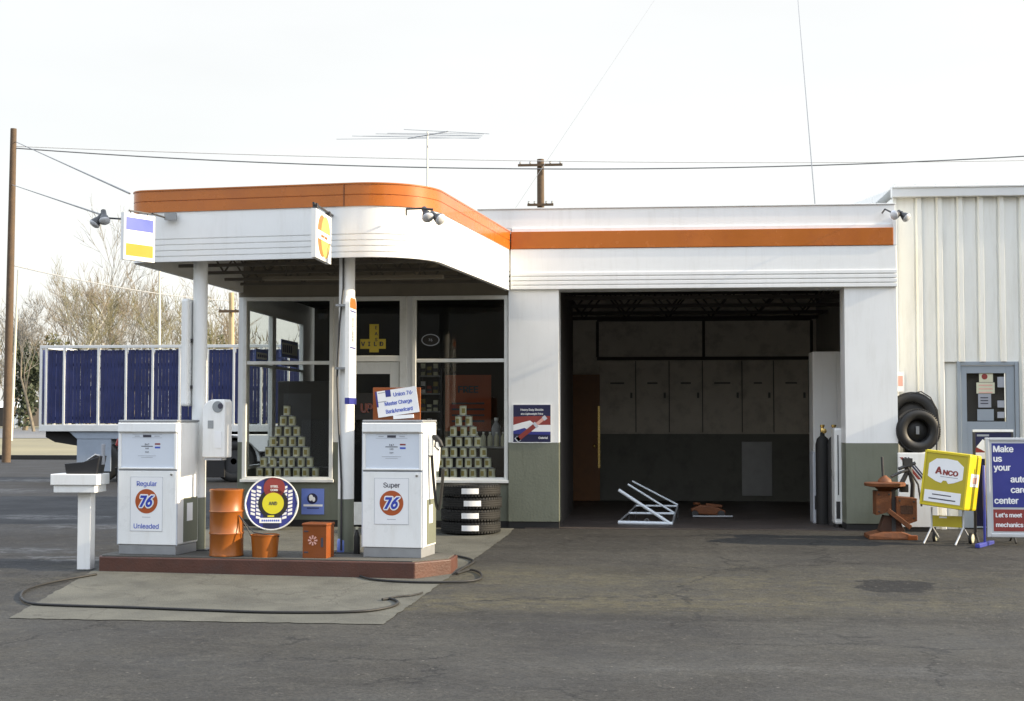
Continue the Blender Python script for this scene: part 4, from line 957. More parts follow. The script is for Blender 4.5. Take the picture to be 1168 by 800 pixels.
# ---------------------------------------------------------------- cans in the windows
can_me = None
def make_can(loc, label, grp, rot):
    global can_me
    if can_me is None:
        c = MB(); r = .0505; pr = [(.001, 0), (r, 0), (r, .006), (r - .001, .008), (r - .001, .05), (r - .001, .112), (r - .001, .128), (r, .132), (r, .139), (r - .004, .139), (r - .005, .134), (.001, .134)]
        c.lathe(pr, 'can_metal', 20, ks=['can_metal', 'can_metal', 'can_green', 'can_label', 'can_label', 'can_label', 'can_green', 'can_metal', 'can_metal', 'can_metal', 'can_metal'])
        n = 5
        for sg_ in (0, 1, 2):
            vs = []
            for q in range(n + 1):
                aa = sg_ * 2 * PI / 3 + (q / n - .5) * 1.0
                for zz in (.03, .10): vs.append(((r + .0006) * math.cos(aa), (r + .0006) * math.sin(aa), zz))
            c.add(vs, [(2 * q, 2 * q + 2, 2 * q + 3, 2 * q + 1) for q in range(n)], 'can_gold', True)
        can_me = c.build('oil_can'); o = can_me
    else: o = can_me.copy(); COL.objects.link(o)
    o.location = loc; o.rotation_euler = (0, 0, rot); return tag(o, label, 'oil can', grp)
for (pxc, nm) in ((328.5, 'left'), (529, 'right')):
    xc = Xat(pxc, 20.12)
    for row in range(7):
        n = row + 1; z_ = .687 + (6 - row) * .148
        for i in range(n):
            w_ = 'only' if n == 1 else ('leftmost' if i == 0 else ('rightmost' if i == n - 1 else ORD[i]))
            pos = {'only': 'oil can alone at the tip', 'leftmost': 'leftmost oil can', 'rightmost': 'rightmost oil can'}.get(w_, f'{w_} oil can from left')
            make_can((xc + (i - (n - 1) / 2) * .137 + rr_.uniform(-.008, .008), 20.12 + rr_.uniform(-.01, .01), z_), f'{pos}, {ORD[row]} row from top, {nm} window pyramid', f'oil cans stacked in the {nm} window', rr_.uniform(-.4, .4) - PI / 2)
    cb = MB()
    for row in range(6):
        n = row + 1; hw = (n * .137) / 2 + .01; z_ = .687 + (6 - row) * .148
        cb.box(xc - hw, xc + hw, 20.06, 20.18, z_ - .0085, z_ - .0005, 'ink_grey')
    tag(cb.build('card_shelf'), f'thin card layers between the can rows in the {nm} window', 'card')

# ---------------------------------------------------------------- things inside the office
t = thing('poster_board', 'dark orange poster board standing behind the right window', 'poster'); a, b = at(508, 428, 21.6), at(560, 492, 21.6)
c = MB(); c.box(a.x, b.x, 21.6, 21.63, b.z, a.z, 'poster_orange'); c.text('FREE', .2, ((a.x + b.x) / 2, 21.596, a.z - .22), 'ink_dark', bold=.04)
for i in range(4): c.box(a.x + .1, b.x - .1, 21.594, 21.5995, a.z - .45 - i * .09, a.z - .42 - i * .09, 'ink_dark')
c.build('panel', t); c = MB(); c.box(a.x + .05, a.x + .1, 21.64, 21.7, .03, b.z + .1, 'interior_dark'); c.box(b.x - .1, b.x - .05, 21.64, 21.7, .03, b.z + .1, 'interior_dark'); c.build('leg', t)
t = thing('goods_shelf', 'dark shelf unit stocked with small goods behind the right window', 'shelf'); a, b = at(478, 420, 22.3), at(505, 560, 22.3)
c = MB(); c.box(a.x, a.x + .03, 22.2, 22.5, .03, a.z, 'dark_steel'); c.box(b.x - .03, b.x, 22.2, 22.5, .03, a.z, 'dark_steel'); c.build('upright', t)
for i in range(4):
    c = MB(); zz = a.z - .12 - i * .28; c.box(a.x + .03, b.x - .03, 22.2, 22.5, zz - .02, zz, 'grey_steel'); c.build('shelf', t)
    for j in range(3):
        x = a.x + .05 + j * .1; g_ = MB(); hh = rr_.uniform(.1, .2); g_.box(-.035, .035, -.04, .04, 0, hh, rr_.choice(['can_label', 'white_paper', 'sign_red', 'can_gold']))
        g_.box(-.036, .036, -.041, -.0405, hh * .3, hh * .6, 'ink_dark')
        o = g_.build('carton', None, .002, (x + .02, 22.3, zz + .001)); tag(o, f'{["left", "middle", "right"][j]} small carton on the {["top", "second", "third", "lowest"][i]} board of the goods shelf', 'carton', 'cartons on the goods shelf')
t = thing('display_counter', 'low dark counter with bottles behind the right can pyramid', 'counter', (Xat(556, 20.9), 20.9, .03)); c = MB(); c.box(-.32, .3, -.15, .15, 0, 1.06, 'interior_dark'); c.build('body', t, .01); c = MB(); c.box(-.34, .32, -.17, .17, 1.0605, 1.09, 'grey_steel'); c.build('counter_top', t, .004)
for i in range(6): bottle('bottle', f'{ORD[i]} white bottle from the left on the counter behind the cans', (Xat(556, 20.9) - .25 + i * .098, 20.85, 1.121), .038, .21, 'can_label', 'white_paper', group='white bottles on the counter')
bottle('jug', 'large pale jug standing at the back of the bottle counter', (Xat(566, 20.98), 20.99, 1.121), .07, .42, 'ink_grey', 'white_paper', 'jug')
t = thing('vending_machine', 'dark tall cabinet standing deep inside the office', 'cabinet', (Xat(350, 22.6), 22.8, .03)); c = MB(); c.box(-.45, .45, -.3, .3, 0, 2.1, 'office_dark'); c.build('body', t, .02); c = MB(); c.box(-.35, .1, -.305, -.3005, .7, 1.9, 'dark_steel'); c.build('front_panel', t)
t = thing('desk', 'plain dark desk behind the left can pyramid', 'desk', (Xat(352, 21.4), 21.4, .03)); c = MB(); c.box(-.4, .4, -.25, .25, .72, .76, 'office_dark'); c.build('desk_top', t, .004)
for sx_ in (-.36, .36): c = MB(); c.box(sx_ - .025, sx_ + .025, -.2, .2, 0, .7195, 'dark_steel'); c.build('leg', t)
# papers hung in the side windows
for i, (y0, y1, z0, z1) in enumerate(((20.45, 21.15, 2.36, 2.56), (21.95, 23.05, 2.50, 2.78), (21.95, 23.05, 2.36, 2.46))):
    c = MB(); x = XL + .082
    c.box(x, x + .006, y0, y1, z0, z1, 'sign_skyblue'); c.box(x + .0062, x + .0072, y0 + .06, y1 - .06, z0 + .05, z1 - .05, 'white_paper')
    for j in range(5): c.box(x + .0074, x + .0084, y0 + .12 + j * .12, y0 + .20 + j * .12, z0 + .08, z1 - .08, 'sign_blue')
    tag(c.build('window_poster'), ['blue and white poster low in the front pane of the office side window', 'upper blue and white poster in the rear pane of the office side window', 'lower blue and white poster in the rear pane of the office side window'][i], 'poster', 'posters in the office side window')
c = MB(); e_ = at(491, 388, Yo + .018); c.disc((e_.x, Yo + .018, e_.z), .13, (0, -1, 0), 'ink_grey', .001, 32, .085); c.disc((e_.x, Yo + .0168, e_.z), .115, (0, -1, 0), 'office_dark', .001, 32, .072); c.text('76', .07, (e_.x, Yo + .0155, e_.z), 'ink_grey', bold=.03)  # oval sign reflection in the glass, painted as flat discs
tag(c.build('sticker_and_reflection'), 'painted reflection of an oval sign high in the right window', 'sticker')
# yellow cross sticker in the transom, UP board on the door
c = MB(); y_ = Yo + .028; a, b = at(411, 387, y_), at(440, 398, y_); a2, b2 = at(421.5, 370, y_), at(432, 402, y_)
c.box(a.x, a2.x - .001, y_ - .003, y_, b.z, a.z, 'sticker_yellow'); c.box(b2.x + .001, b.x, y_ - .003, y_, b.z, a.z, 'sticker_yellow'); c.box(a2.x, b2.x, y_ - .003, y_, b2.z, a2.z, 'sticker_yellow')
for i, ch in enumerate('VILD'): c.text(ch, .12, (a.x + .04 + i * .088, y_ - .004, (a.z + b.z) / 2), 'ink_dark', bold=.04)
for i, ch in enumerate('EAS'): c.text(ch, .09, ((a2.x + b2.x) / 2 + .03, y_ - .004, a2.z - .05 - i * .085), 'ink_dark', bold=.03)
tag(c.build('sticker_and_reflection'), 'yellow cross shaped lettered sticker in the pane over the office door', 'sticker')
t = thing('door_sign', 'black board with orange outlined UP letters hanging at the office door', 'sign'); a, b = at(405, 449, Yo - .06), at(430, 479, Yo - .06); c = MB(); c.box(a.x, b.x, Yo - .075, Yo - .055, b.z, a.z, 'base_black'); c.text('UP', .24, ((a.x + b.x) / 2 + .01, Yo - .077, (a.z + b.z) / 2 - .02), 'logo_orange', bold=.03, sx=.8); c.text('UP', .24, ((a.x + b.x) / 2 + .01, Yo - .0785, (a.z + b.z) / 2 - .02), 'ink_dark', bold=-.012, sx=.8); c.build('board', t, .003)

# ---------------------------------------------------------------- inside the bay
q = gr(706, 598)
t = thing('tube_rack', 'white tubular folding rack lying open on the bay floor', 'rack'); 
Ys = (20.6, 21.15, 21.7)
fr3 = [(at(705, 596, Ys[0]), at(767, 597.5, Ys[0])), (at(717, 585.5, Ys[1]), at(770, 586, Ys[1])), (at(725, 577, Ys[2]), at(773, 577.5, Ys[2]))]
dg3 = [(at(705.5, 559, Ys[0]), at(763, 596.5, Ys[0])), (at(716, 552.5, Ys[1]), at(768.5, 585, Ys[1])), (at(721, 549, Ys[2]), at(773, 576, Ys[2]))]
for j in range(3):
    r_ = (.026, .017, .015)[j]
    c = MB(); c.tube(fr3[j], r_, 'tube_white', 8); c.build('rail', t); c = MB(); c.tube(dg3[j], r_ * .9, 'tube_white', 8); c.build('strut', t)
c = MB()
for e in (0, 1):
    c.tube([fr3[0][e], fr3[1][e], fr3[2][e]], .014, 'grey_steel', 8)
    c.tube([fr3[2][e], (fr3[2][e].x, fr3[2][e].y, .012)], .013, 'dark_steel', 8); c.tube([fr3[1][e], (fr3[1][e].x, fr3[1][e].y, .012)], .013, 'dark_steel', 8)
c.build('cross_bar', t)
c = MB(); cc = fr3[0][0].lerp(fr3[0][1], .53) + Vector((0, 0, .03)); c.tube([cc + Vector((.03 * math.cos(a), 0, .03 * math.sin(a))) for a in [2 * PI * i / 14 for i in range(14)]], .006, 'grey_steel', 6, closed=True); c.build('ring', t)
q = Vector((Xat(806, 22.2), 22.2, .012))
t = thing('floor_jack', 'rusty orange trolley jack lying low on the bay floor', 'jack', q)
c = MB(); c.prism([(-.24, -.1, .05), (.26, -.1, .03), (.27, -.1, .10), (.1, -.1, .17), (-.12, -.1, .19), (-.26, -.1, .13)], (0, .2, 0), 'rust_orange'); c.build('chassis', t, .015)
c = MB(); c.box(-.05, .2, -.05, .05, .17, .21, 'rust_orange', Matrix.Rotation(R(6), 4, 'Y')); c.lathe([(.05, .0), (.055, .03), (.001, .03)], 'rust_orange', 14, Matrix.Translation((-.17, 0, .19))); c.build('lift_arm', t, .006)
for x, y in ((-.2, -.13), (-.2, .13), (.2, -.13), (.2, .13)): c = MB(); c.lathe([(.05, -.02), (.055, -.01), (.055, .01), (.05, .02)], 'dark_steel', 18, rotm((x, y, .056), rx=R(90))); c.build('wheel', t)
c = MB(); c.tube([(-.24, -.32, .03), (.36, -.36, .035)], .014, 'grey_steel', 8); c.build('handle', t)
# right side: welding bottles, cabinet, tall locker
t = thing('locker', 'tall pale steel locker against the right wall inside the bay', 'locker', (Xat(947, 21.7), 21.9, .012)); zt = Zat(403, 21.65)
c = MB(); c.box(-.27, .3, -.25, .25, 0, zt, 'white_wall'); c.build('body', t, .008)
for xa, xb in ((-.26, .08), (.09, .29)): c = MB(); c.box(xa, xb, -.262, -.2505, .05, zt - .03, 'white_wall'); c.build('door', t, .004)
def cylinder_bottle(label, px, Y, zt, r, k):
    x = Xat(px, Y); t = thing('gas_bottle', label, 'gas bottle', (x, Y, .012), 0, 'welding gas bottles in the bay'); h = zt - .2
    c = MB(); c.lathe([(.001, 0), (r, .0), (r, h - .12), (r * .8, h - .04), (r * .35, h), (r * .3, h + .05)], k, 22); c.build('body', t)
    c = MB(); c.lathe([(.02, h + .05), (.03, h + .06), (.03, h + .10), (.018, h + .12), (.034, h + .13), (.034, h + .16), (.001, h + .165)], 'brass', 14); c.lathe([(.001, -.02), (.035, -.02), (.035, .02), (.001, .025)], 'brass', 14, rotm((.02, -.05, h + .07), rx=R(90))); c.build('valve', t)
cylinder_bottle('dark gas bottle with brass valve beside the pale narrow panel', 937, 20.9, Zat(484, 20.9) + .02, .10, 'base_black')
cylinder_bottle('dark gas bottle with brass valve beside the white cabinet', 950, 20.75, Zat(484, 20.75) + .02, .09, 'dark_steel')
t = thing('panel_board', 'narrow pale board standing upright beside the gas bottles', 'board', (Xat(928, 21.2), 21.2, .012)); c = MB(); c.box(-.05, .05, -.2, .2, 0, Zat(516, 21.2), 'pale_metal'); c.build('panel', t, .01); c = MB(); c.box(-.03, .03, -.21, -.2005, .2, .4, 'dark_steel'); c.build('plate', t)
t = thing('charger_cabinet', 'tall slim white rounded cabinet on the floor inside the bay right edge', 'cabinet', (Xat(958.5, 20.3), 20.42, .012)); c = MB(); zt = Zat(489, 20.3); c.box(-.105, .11, -.16, .16, 0.04, zt, 'white_enamel'); c.build('body', t, .03); c = MB(); c.box(-.06, -.045, -.164, -.1605, .45, zt - .1, 'dark_steel'); c.box(-.085, -.03, -.164, -.1605, .12, .36, 'dark_steel'); c.build('grille', t); 
for x in (-.07, .07): c = MB(); c.lathe([(.03, -.015), (.03, .015)], 'dark_steel', 12, rotm((x, -.1, .03), rx=R(90))); c.build('castor', t)
t = thing('hose_hook', 'coiled dark hose hanging on the bay side wall by the brown door', 'hose', (BX0 + .01, 25.0, 0)); c = MB()
c.tube([(.05 + .01 * i, .25 * math.sin(i * .52), 1.75 + .33 * math.cos(i * .52)) for i in range(0, 38)], .012, 'pale_metal', 6) if False else c.tube([(.04 + .0012 * i, .18 * math.sin(i * .52), 1.9 + .35 * math.cos(i * .52)) for i in range(0, 38)], .012, 'dark_steel', 6); c.build('coil', t); c = MB(); c.box(-.005, .06, -.03, .03, 2.2, 2.24, 'dark_steel'); c.build('hook', t)

# ---------------------------------------------------------------- right hand equipment
p = gr(1019, 616)
tcg = thing('tyre_changer', 'rusty orange tyre changing machine with round table beside the right pillar', 'machine', (p.x, p.y + .2, p.z)); s_ = p.y / F
c = MB(); c.prism([(-.31, -.22, 0), (.26, -.22, 0), (.26, -.22, .05), (.1, -.2, .10), (-.12, -.2, .10), (-.31, -.22, .06)], (0, .44, 0), 'rust_orange'); c.build('base', tcg, .01)
c = MB(); c.prism([(-.20, -.15, .31), (-.01, -.15, .36), (-.01, -.15, .62), (-.20, -.15, .62)], (0, .30, 0), 'rust_orange'); c.build('side_plate', tcg, .004)
c = MB(); c.prism([(.05, -.17, .27), (.20, -.17, .20), (.31, -.17, .24), (.31, -.17, .53), (.05, -.17, .55)], (0, .34, 0), 'rust_orange'); c.build('side_plate', tcg, .004)
c = MB(); c.prism([(-.16, -.10, .10), (.17, -.10, .10), (.09, -.10, .27), (-.09, -.10, .305)], (0, .2, 0), 'rust_dark'); c.build('pedestal', tcg, .004)
c = MB()
for x_, z_ in ((-.17, .58), (-.04, .58), (-.17, .36), (.09, .50), (.27, .49), (.27, .28)): c.lathe([(.012, 0), (.012, .012), (.001, .013)], 'dark_steel', 6, rotm((x_, -.151 if x_ < 0 else -.171, z_), rx=R(90)))
c.box(.10, .26, -.1745, -.1705, .33, .44, 'rust_dark'); c.build('cover_plate', tcg)
c = MB(); c.box(-.0005, .0495, -.11, .11, .10, .64, 'dark_steel'); c.build('core', tcg)
c = MB(); c.box(-.03, .03, -.20, -.171, -.17, .19, 'rust_orange', Matrix.Translation((.09, 0, .26)) @ Matrix.Rotation(R(-52), 4, 'Y')); c.build('brace', tcg, .006)
c = MB(); c.lathe([(.08, .62), (.12, .66), (.26, .685), (.265, .72), (.25, .73), (.001, .735)], 'rust_orange', 32, Matrix.Translation((-.07, -.02, 0))); c.build('table', tcg)
c = MB(); c.lathe([(.09, .736), (.08, .77), (.04, .80), (.02, .82)], 'rust_orange', 18, Matrix.Translation((-.07, -.02, 0))); c.build('cone', tcg)
c = MB(); c.tube([(-.09, -.02, .80), (-.10, -.02, 1.06)], .017, 'dark_steel', 8); c.build('spindle', tcg)
c = MB()
c.tube([(.0, .1, .60), (.16, .1, .70), (.24, .1, .86), (.22, .1, .98)], [.03, .034, .03, .024], 'dark_steel', 10)
c.tube([(.30, .12, .45), (.31, .1, .70), (.26, .1, .95)], [.03, .03, .036], 'dark_steel', 10)
c.tube([(.02, .02, .80), (.15, .05, .86), (.30, .1, .90)], .018, 'dark_steel', 8); c.tube([(.12, .06, .90), (.34, .06, .98)], .022, 'dark_steel', 8)
c.tube([(.24, .02, .92), (.36, .0, .70), (.40, .0, .42)], .013, 'dark_steel', 8)
c.box(.19, .30, .04, .16, .93, 1.04, 'dark_steel'); c.box(.14, .24, .02, .14, .60, .70, 'dark_steel')
c.build('arm', tcg)
c = MB(); c.box(.18, .30, -.24, -.17, .0, .06, 'box_orange'); c.build('pedal', tcg, .008)

p = gr(1045, 601)
wd = thing('display_cabinet', 'white display cabinet with diagonal striped emblem behind the tyre machine', 'cabinet', (Xat(1045, 19.75), 19.95, 0)); zt = Zat(516, 19.75)
c = MB(); c.box(-.26, .265, -.2, .2, .06, zt, 'white_enamel'); c.box(-.24, .24, -.18, .18, 0, .0598, 'dark_steel'); c.build('body', wd, .008)
c = MB(); yf = -.2005
for o_, kk, w_ in ((0, 'sign_red', .045), (.06, 'sign_navy', .03), (.105, 'sign_navy', .02)):
    c.prism([(-.24 + o_, yf, zt - .06), (-.24 + o_ + w_, yf, zt - .06), (.10 + o_ + w_ - .1, yf, zt - .36), (.10 + o_ - .1, yf, zt - .36)], (0, -.002, 0), kk)
c.build('emblem', wd)
tz = zt
ty_ = thing('tyre', 'black tyre standing upright on the white display cabinet', 'tyre', (Xat(1046, 19.8), 19.86, tz)); c = MB(); tyre_mesh(c, .30, .155, .2, rotm((0, 0, .30), rx=R(90), rz=R(4))); c.build('rubber', ty_)
c = MB(); c.lathe([(.154, -.04), (.12, -.02), (.05, .0), (.001, .0)], 'tyre_side', 30, rotm((0, 0, .30), rx=R(90), rz=R(4))); c.box(-.022, .022, -.03, -.01, .25, .36, 'grey_steel'); c.build('wheel_disc', ty_)
t2 = thing('tyre', 'second black tyre leaning behind the upright one on the cabinet', 'tyre', (Xat(1040, 20.0), 20.03, tz)); c = MB(); tyre_mesh(c, .34, .2, .12, rotm((0, 0, .49), rx=R(86), rz=R(-10))); c.build('rubber', t2)
c = MB(); c.lathe([(.199, -.03), (.12, -.02), (.001, .0)], 'tyre_side', 30, rotm((0, 0, .49), rx=R(86), rz=R(-10))); c.build('wheel_disc', t2)
c = MB(); c.box(-.12, .12, -.06, .06, .001, .17, 'dark_steel'); c.build('wedge', t2)
hp = thing('wire_hoop', 'thin dark wire hoop hanging around the tyre on the cabinet', 'hoop', (Xat(1052, 19.6), 19.72, tz)); c = MB(); c.tube([(-.15 + .0, 0, .80), (.0, 0, .83), (.12, -.01, .75), (.21, -.01, .58), (.225, -.01, .4), (.20, -.01, .2), (.19, -.01, .0)], .009, 'dark_steel', 6); c.build('wire', hp)
c = MB(); a, b = at(1022.5, 424, MY - .06), at(1031.5, 447, MY - .06); c.box(a.x, b.x, MY - .065, MY - .05, b.z, a.z, 'white_paper'); c.box(a.x + .02, b.x - .02, MY - .067, MY - .0652, b.z + .08, a.z - .06, 'pink_card'); tag(c.build('notice'), 'small pink and white notice fixed on the metal wall above the tyre', 'notice')

# yellow wiper blade cart
p = gr(1085, 623)
ct = thing('wiper_cart', 'yellow wiper blade display cabinet on a wheeled stand', 'cart', (p.x, p.y + .2, p.z), R(-31))
X_ = Matrix.Translation((0, 0, .46)) @ Matrix.Rotation(R(6), 4, 'Y') @ Matrix.Rotation(R(-4), 4, 'X')
c = MB(); c.box(-.29, .29, -.2, .24, 0, .70, 'cart_yellow', X_); c.build('body', ct, .025)
c = MB(); yf = -.2005
for e in ((-.285, .285, .665, .69), (-.285, .285, .008, .03)): c.box(e[0], e[1], yf - .012, yf, e[2], e[3], 'cart_yellow', X_)
for e in ((-.285, -.262), (.262, .285)): c.box(e[0], e[1], yf - .012, yf, .0305, .6645, 'cart_yellow', X_)
c.box(-.2615, .2615, yf - .003, yf, .031, .664, 'cart_yellow_dark', X_)
hexp = [(-.22, .53), (-.13, .60), (.0, .61), (.13, .60), (.22, .53), (.22, .37), (.12, .32), (.045, .30), (.02, .335), (-.02, .335), (-.045, .30), (-.12, .32), (-.22, .37)]
c.prism([(x, yf - .0032, z_) for x, z_ in hexp], (0, -.003, 0), 'white_paper', X_)
c.text('A', .17, (-.088, yf - .0072, .455), 'sign_red', bold=.05, X=X_); c.text('NCO', .118, (.062, yf - .0072, .437), 'sign_red', bold=.06, sx=1.1, X=X_); c.box(-.06, .16, yf - .0072, yf - .0063, .378, .386, 'ink_grey', X_)
c.box(-.24, .22, yf - .006, yf - .0032, .055, .20, 'white_paper', X_); c.box(-.14, .10, yf - .0075, yf - .0062, .145, .158, 'ink_dark', X_); c.box(-.18, .16, yf - .0075, yf - .0062, .09, .105, 'ink_dark', X_)
c.build('front_panel', ct)
c = MB(); c.box(.2905, .294, -.12, .18, .30, .46, 'white_paper', X_); c.box(.2942, .2955, -.07, .12, .34, .42, 'pink_card', X_); c.build('side_label', ct)
c = MB()
for sx_ in (-.2, .2):
    c.tube([(sx_, .0, .46), (sx_, .0, .22), (sx_ - .05, -.16, .012)], .012, 'sign_frame', 8); c.tube([(sx_, .0, .22), (sx_ + .02, .18, .07)], .012, 'sign_frame', 8)
c.tube([(-.2, 0, .25), (.2, 0, .25)], .01, 'sign_frame', 8); c.build('stand', ct)
c = MB(); c.box(-.185, .185, -.016, .006, .22, .36, 'cart_yellow_dark'); c.box(-.1, .0, -.0175, -.0162, .33, .35, 'white_paper'); c.build('lower_board', ct, .004)
for sx_ in (-.22, .24):
    wh = MB(); X2 = rotm((sx_, .18, .075), ry=R(90)); wh.lathe([(.03, -.02), (.07, -.018), (.075, -.008), (.075, .008), (.07, .018), (.03, .02)], 'black_rubber', 22, X2); wo = wh.build('wheel', ct)
    wh = MB(); wh.lathe([(.001, .026), (.05, .022), (.055, .02), (.055, -.02), (.05, -.022), (.001, -.026)], 'can_label', 20, X2); wh.build('hub', wo)

# blue A-board
p = gr(1128.5, 624)
sg_ = thing('pavement_sign', 'tall blue sign on blue feet asking to be your auto care center', 'sign', (p.x, p.y + .1, p.z), R(-2)); Wd, z0, z1 = .80, .11, 1.345
X_ = Matrix.Rotation(R(-3), 4, 'X')
c = MB(); fw = .05
for e in ((0, fw, z0, z1), (Wd - fw, Wd, z0, z1)): c.box(e[0], e[1], -.02, .02, e[2], e[3], 'sign_frame', X_)
c.box(fw, Wd - fw, -.02, .02, z1 - fw * .8, z1, 'sign_frame', X_); c.box(fw, Wd - fw, -.02, .02, z0, z0 + fw, 'sign_frame', X_); c.build('frame', sg_, .008)
c = MB(); c.box(fw, Wd - fw, -.008, .008, z0 + fw, z1 - fw * .8, 'sign_frame', X_)
c.box(.08, Wd - .08, -.0105, -.0082, .48, 1.275, 'sign_blue', X_); c.box(.08, Wd - .08, -.0105, -.0082, .185, .455, 'sign_red', X_)
def lt(s_, x, z_, sz, k_='white_paper'):
    vs, fs = text_mesh(s_, sz, .03); mn = min(v.x for v in vs); c.text(s_, sz, (x - mn * .95, -.0118, z_), k_, bold=.03, sx=.95, X=X_)
for s_, x, z_ in (('Make', .10, 1.205), ('us', .10, 1.085), ('your', .10, .975), ('auto', .30, .83), ('care', .30, .70), ('center', .10, .565)): lt(s_, x, z_, .155)
lt("Let's meet", .11, .385, .105); lt('mechanics', .11, .265, .105); c.build('panel', sg_)
for x in (-.03, Wd + .03):
    c = MB(); c.tube([(x, 0, .02), (x, 0, 1.0)], .018, 'foot_blue', 8); c.box(x - .03, x + .03, -.30, .30, 0.0, .05, 'foot_blue', Matrix.Translation((x, 0, 0)) @ Matrix.Rotation(R(-28 if x < 0 else 0), 4, 'Z') @ Matrix.Translation((-x, 0, 0))); c.build('leg', sg_, .006)
t = thing('pavement_sign', 'dark sign with red and white picture half hidden behind the blue sign', 'sign', (Xat(1108, 18.6), 18.6, gz(18.6))); zt = Zat(490, 18.6) - gz(18.6)
c = MB(); c.box(0, .50, -.02, .02, zt - .03, zt, 'white_enamel'); c.box(0, .03, -.02, .02, .1, zt - .0305, 'dark_steel'); c.box(.47, .50, -.02, .02, .1, zt - .0305, 'dark_steel'); c.build('frame', t, .003)
c = MB(); c.box(.03, .47, -.01, .01, .2, zt - .03, 'sign_navy'); c.box(.05, .20, -.012, -.0102, zt - .085, zt - .06, 'ink_grey'); c.prism([(.04, -.0122, zt - .22), (.12, -.0122, zt - .12), (.22, -.0122, zt - .2), (.15, -.0122, zt - .28)], (0, -.001, 0), 'white_paper'); c.box(.03, .47, -.012, -.0102, zt - .29, zt - .23, 'sign_red'); c.box(.03, .47, -.0122, -.0102, zt - .37, zt - .2905, 'white_paper'); c.build('panel', t)
c = MB(); c.tube([(.02, 0, .12), (.02, -.15, .0)], .014, 'dark_steel'); c.tube([(.02, 0, .12), (.02, .15, .0)], .014, 'dark_steel'); c.tube([(.48, 0, .12), (.48, -.15, .0)], .014, 'dark_steel'); c.tube([(.48, 0, .12), (.48, .15, .0)], .014, 'dark_steel'); c.build('stand', t)

# ---------------------------------------------------------------- hoses on the ground
def smooth(P, n=8):
    P = [Vector(p) for p in P]; out = []
    for i in range(len(P) - 1):
        p0, p1, p2, p3 = P[max(i - 1, 0)], P[i], P[i + 1], P[min(i + 2, len(P) - 1)]
        for j in range(n):
            t = j / n; out.append(.5 * ((2 * p1) + (p2 - p0) * t + (2 * p0 - 5 * p1 + 4 * p2 - p3) * t * t + (3 * p1 - p0 - 3 * p2 + p3) * t ** 3))
    return out + [P[-1]]
def hose(name, label, pix, r=.0125):
    P = smooth([gr(x, y, .02) for x, y in pix]); c = MB(); c.tube(P, r, 'black_rubber', 8); return tag(c.build(name), label, 'hose')
hose('ground_hose', 'long black signal hose lying across the concrete apron', [(110, 655), (60, 664), (32, 672), (24, 680), (34, 688), (70, 690.5), (150, 693), (230, 696), (310, 698.5), (400, 698), (438, 694), (454, 688), (446, 683), (436, 684)])
hose('ground_hose', 'black air hose looped on the ground right of the island', [(493, 631), (520, 634), (540, 640), (528, 648), (521, 654), (536, 650), (548, 654), (546, 661), (520, 664), (470, 664), (425, 661), (408, 656)], .012)
hose('ground_hose', 'short black hose along the apron edge below the island', [(436, 684), (450, 681), (470, 679), (482, 676)], .009)

# ---------------------------------------------------------------- roof antenna
an = thing('television_antenna', 'thin television antenna on a mast above the canopy roof', 'antenna', (Xat(487, 21), 21, 4.12)); zt = Zat(146, 21) - 4.12
c = MB(); c.tube([(0, 0, 0), (0, 0, zt)], .014, 'antenna', 6); c.build('mast', an)
zb = zt - .05; b0, b1 = Vector((-.42, .75, zb + .10)), Vector((.40, -.72, zb - .10))
c = MB(); c.tube([b0, b1], .009, 'antenna', 6); c.build('boom', an)
for t_, l_, yw, tl in ((.02, 1.12, 8, .02), (.2, .98, 2, -.03), (.38, .9, 12, .025), (.55, .8, 5, -.02), (.72, .72, 16, .03), (.98, .62, 10, -.035)):
    o_ = b0.lerp(b1, t_); e = Vector((math.cos(R(yw)), math.sin(R(yw)), tl)) * l_; c = MB(); c.tube([o_ - e, o_, o_ + e], .0045, 'antenna', 5); c.build('element', an)
# ---------------------------------------------------------------- poles and wires
def pole(label, px, pxb, pytop, Y, rt, rb, k_, arms=(), cat='utility pole', name='utility_pole'):
    top = at(px, pytop, Y); bot = Vector((Xat(pxb, Y, 470), Y, gz(Y))); t = thing(name, label, cat, bot)
    c = MB(); n = 6; c.tube([Vector((0, 0, 0)).lerp(top - bot, i / n) for i in range(n + 1)], [rb + (rt - rb) * i / n for i in range(n + 1)], k_, 12); c.build('post', t)
    for (dz, half, dip) in arms:
        c = MB(); z_ = top.z - bot.z - dz; o_ = (top - bot) * (z_ / (top.z - bot.z)); c.box(o_.x - half, o_.x + half, -rt - .12, -rt - .002, z_ - .06, z_ + .06, 'pole_wood'); ao = c.build('crossarm', t)
        for s_ in (-.9, -.45, .45, .9):
            c = MB(); c.lathe([(.03, .06), (.055, .10), (.04, .14), (.055, .18), (.001, .22)], 'grey_steel', 10, Matrix.Translation((o_.x + half * s_, -rt - .06, z_))); c.build('insulator', ao)
    return top
pt1 = pole('weathered brown utility pole at the far left beyond the lot', 15.5, 8, 147, 47, .105, .15, 'pole_wood', cat='utility pole')
pt2 = pole('wooden utility pole with crossarm rising behind the repair bay roof', 616.5, 618, 182, 76, .19, .24, 'pole_wood', arms=((.35, 1.2, 0), (2.5, .7, 0)))
pt3 = pole('slim pale pole standing in front of the bare trees', 182, 182, 309, 70, .06, .09, 'pole_pale')
pt4 = pole('short tan wooden pole seen between the left column and the office', 264, 265, 334, 66, .12, .15, 'pole_tan', arms=((.9, .55, 0),))
pt5 = pole('thin pale lamp pole behind the brown utility pole', 21, 13, 308, 72, .05, .09, 'pole_pale', cat='lamp pole', name='lamp_pole')
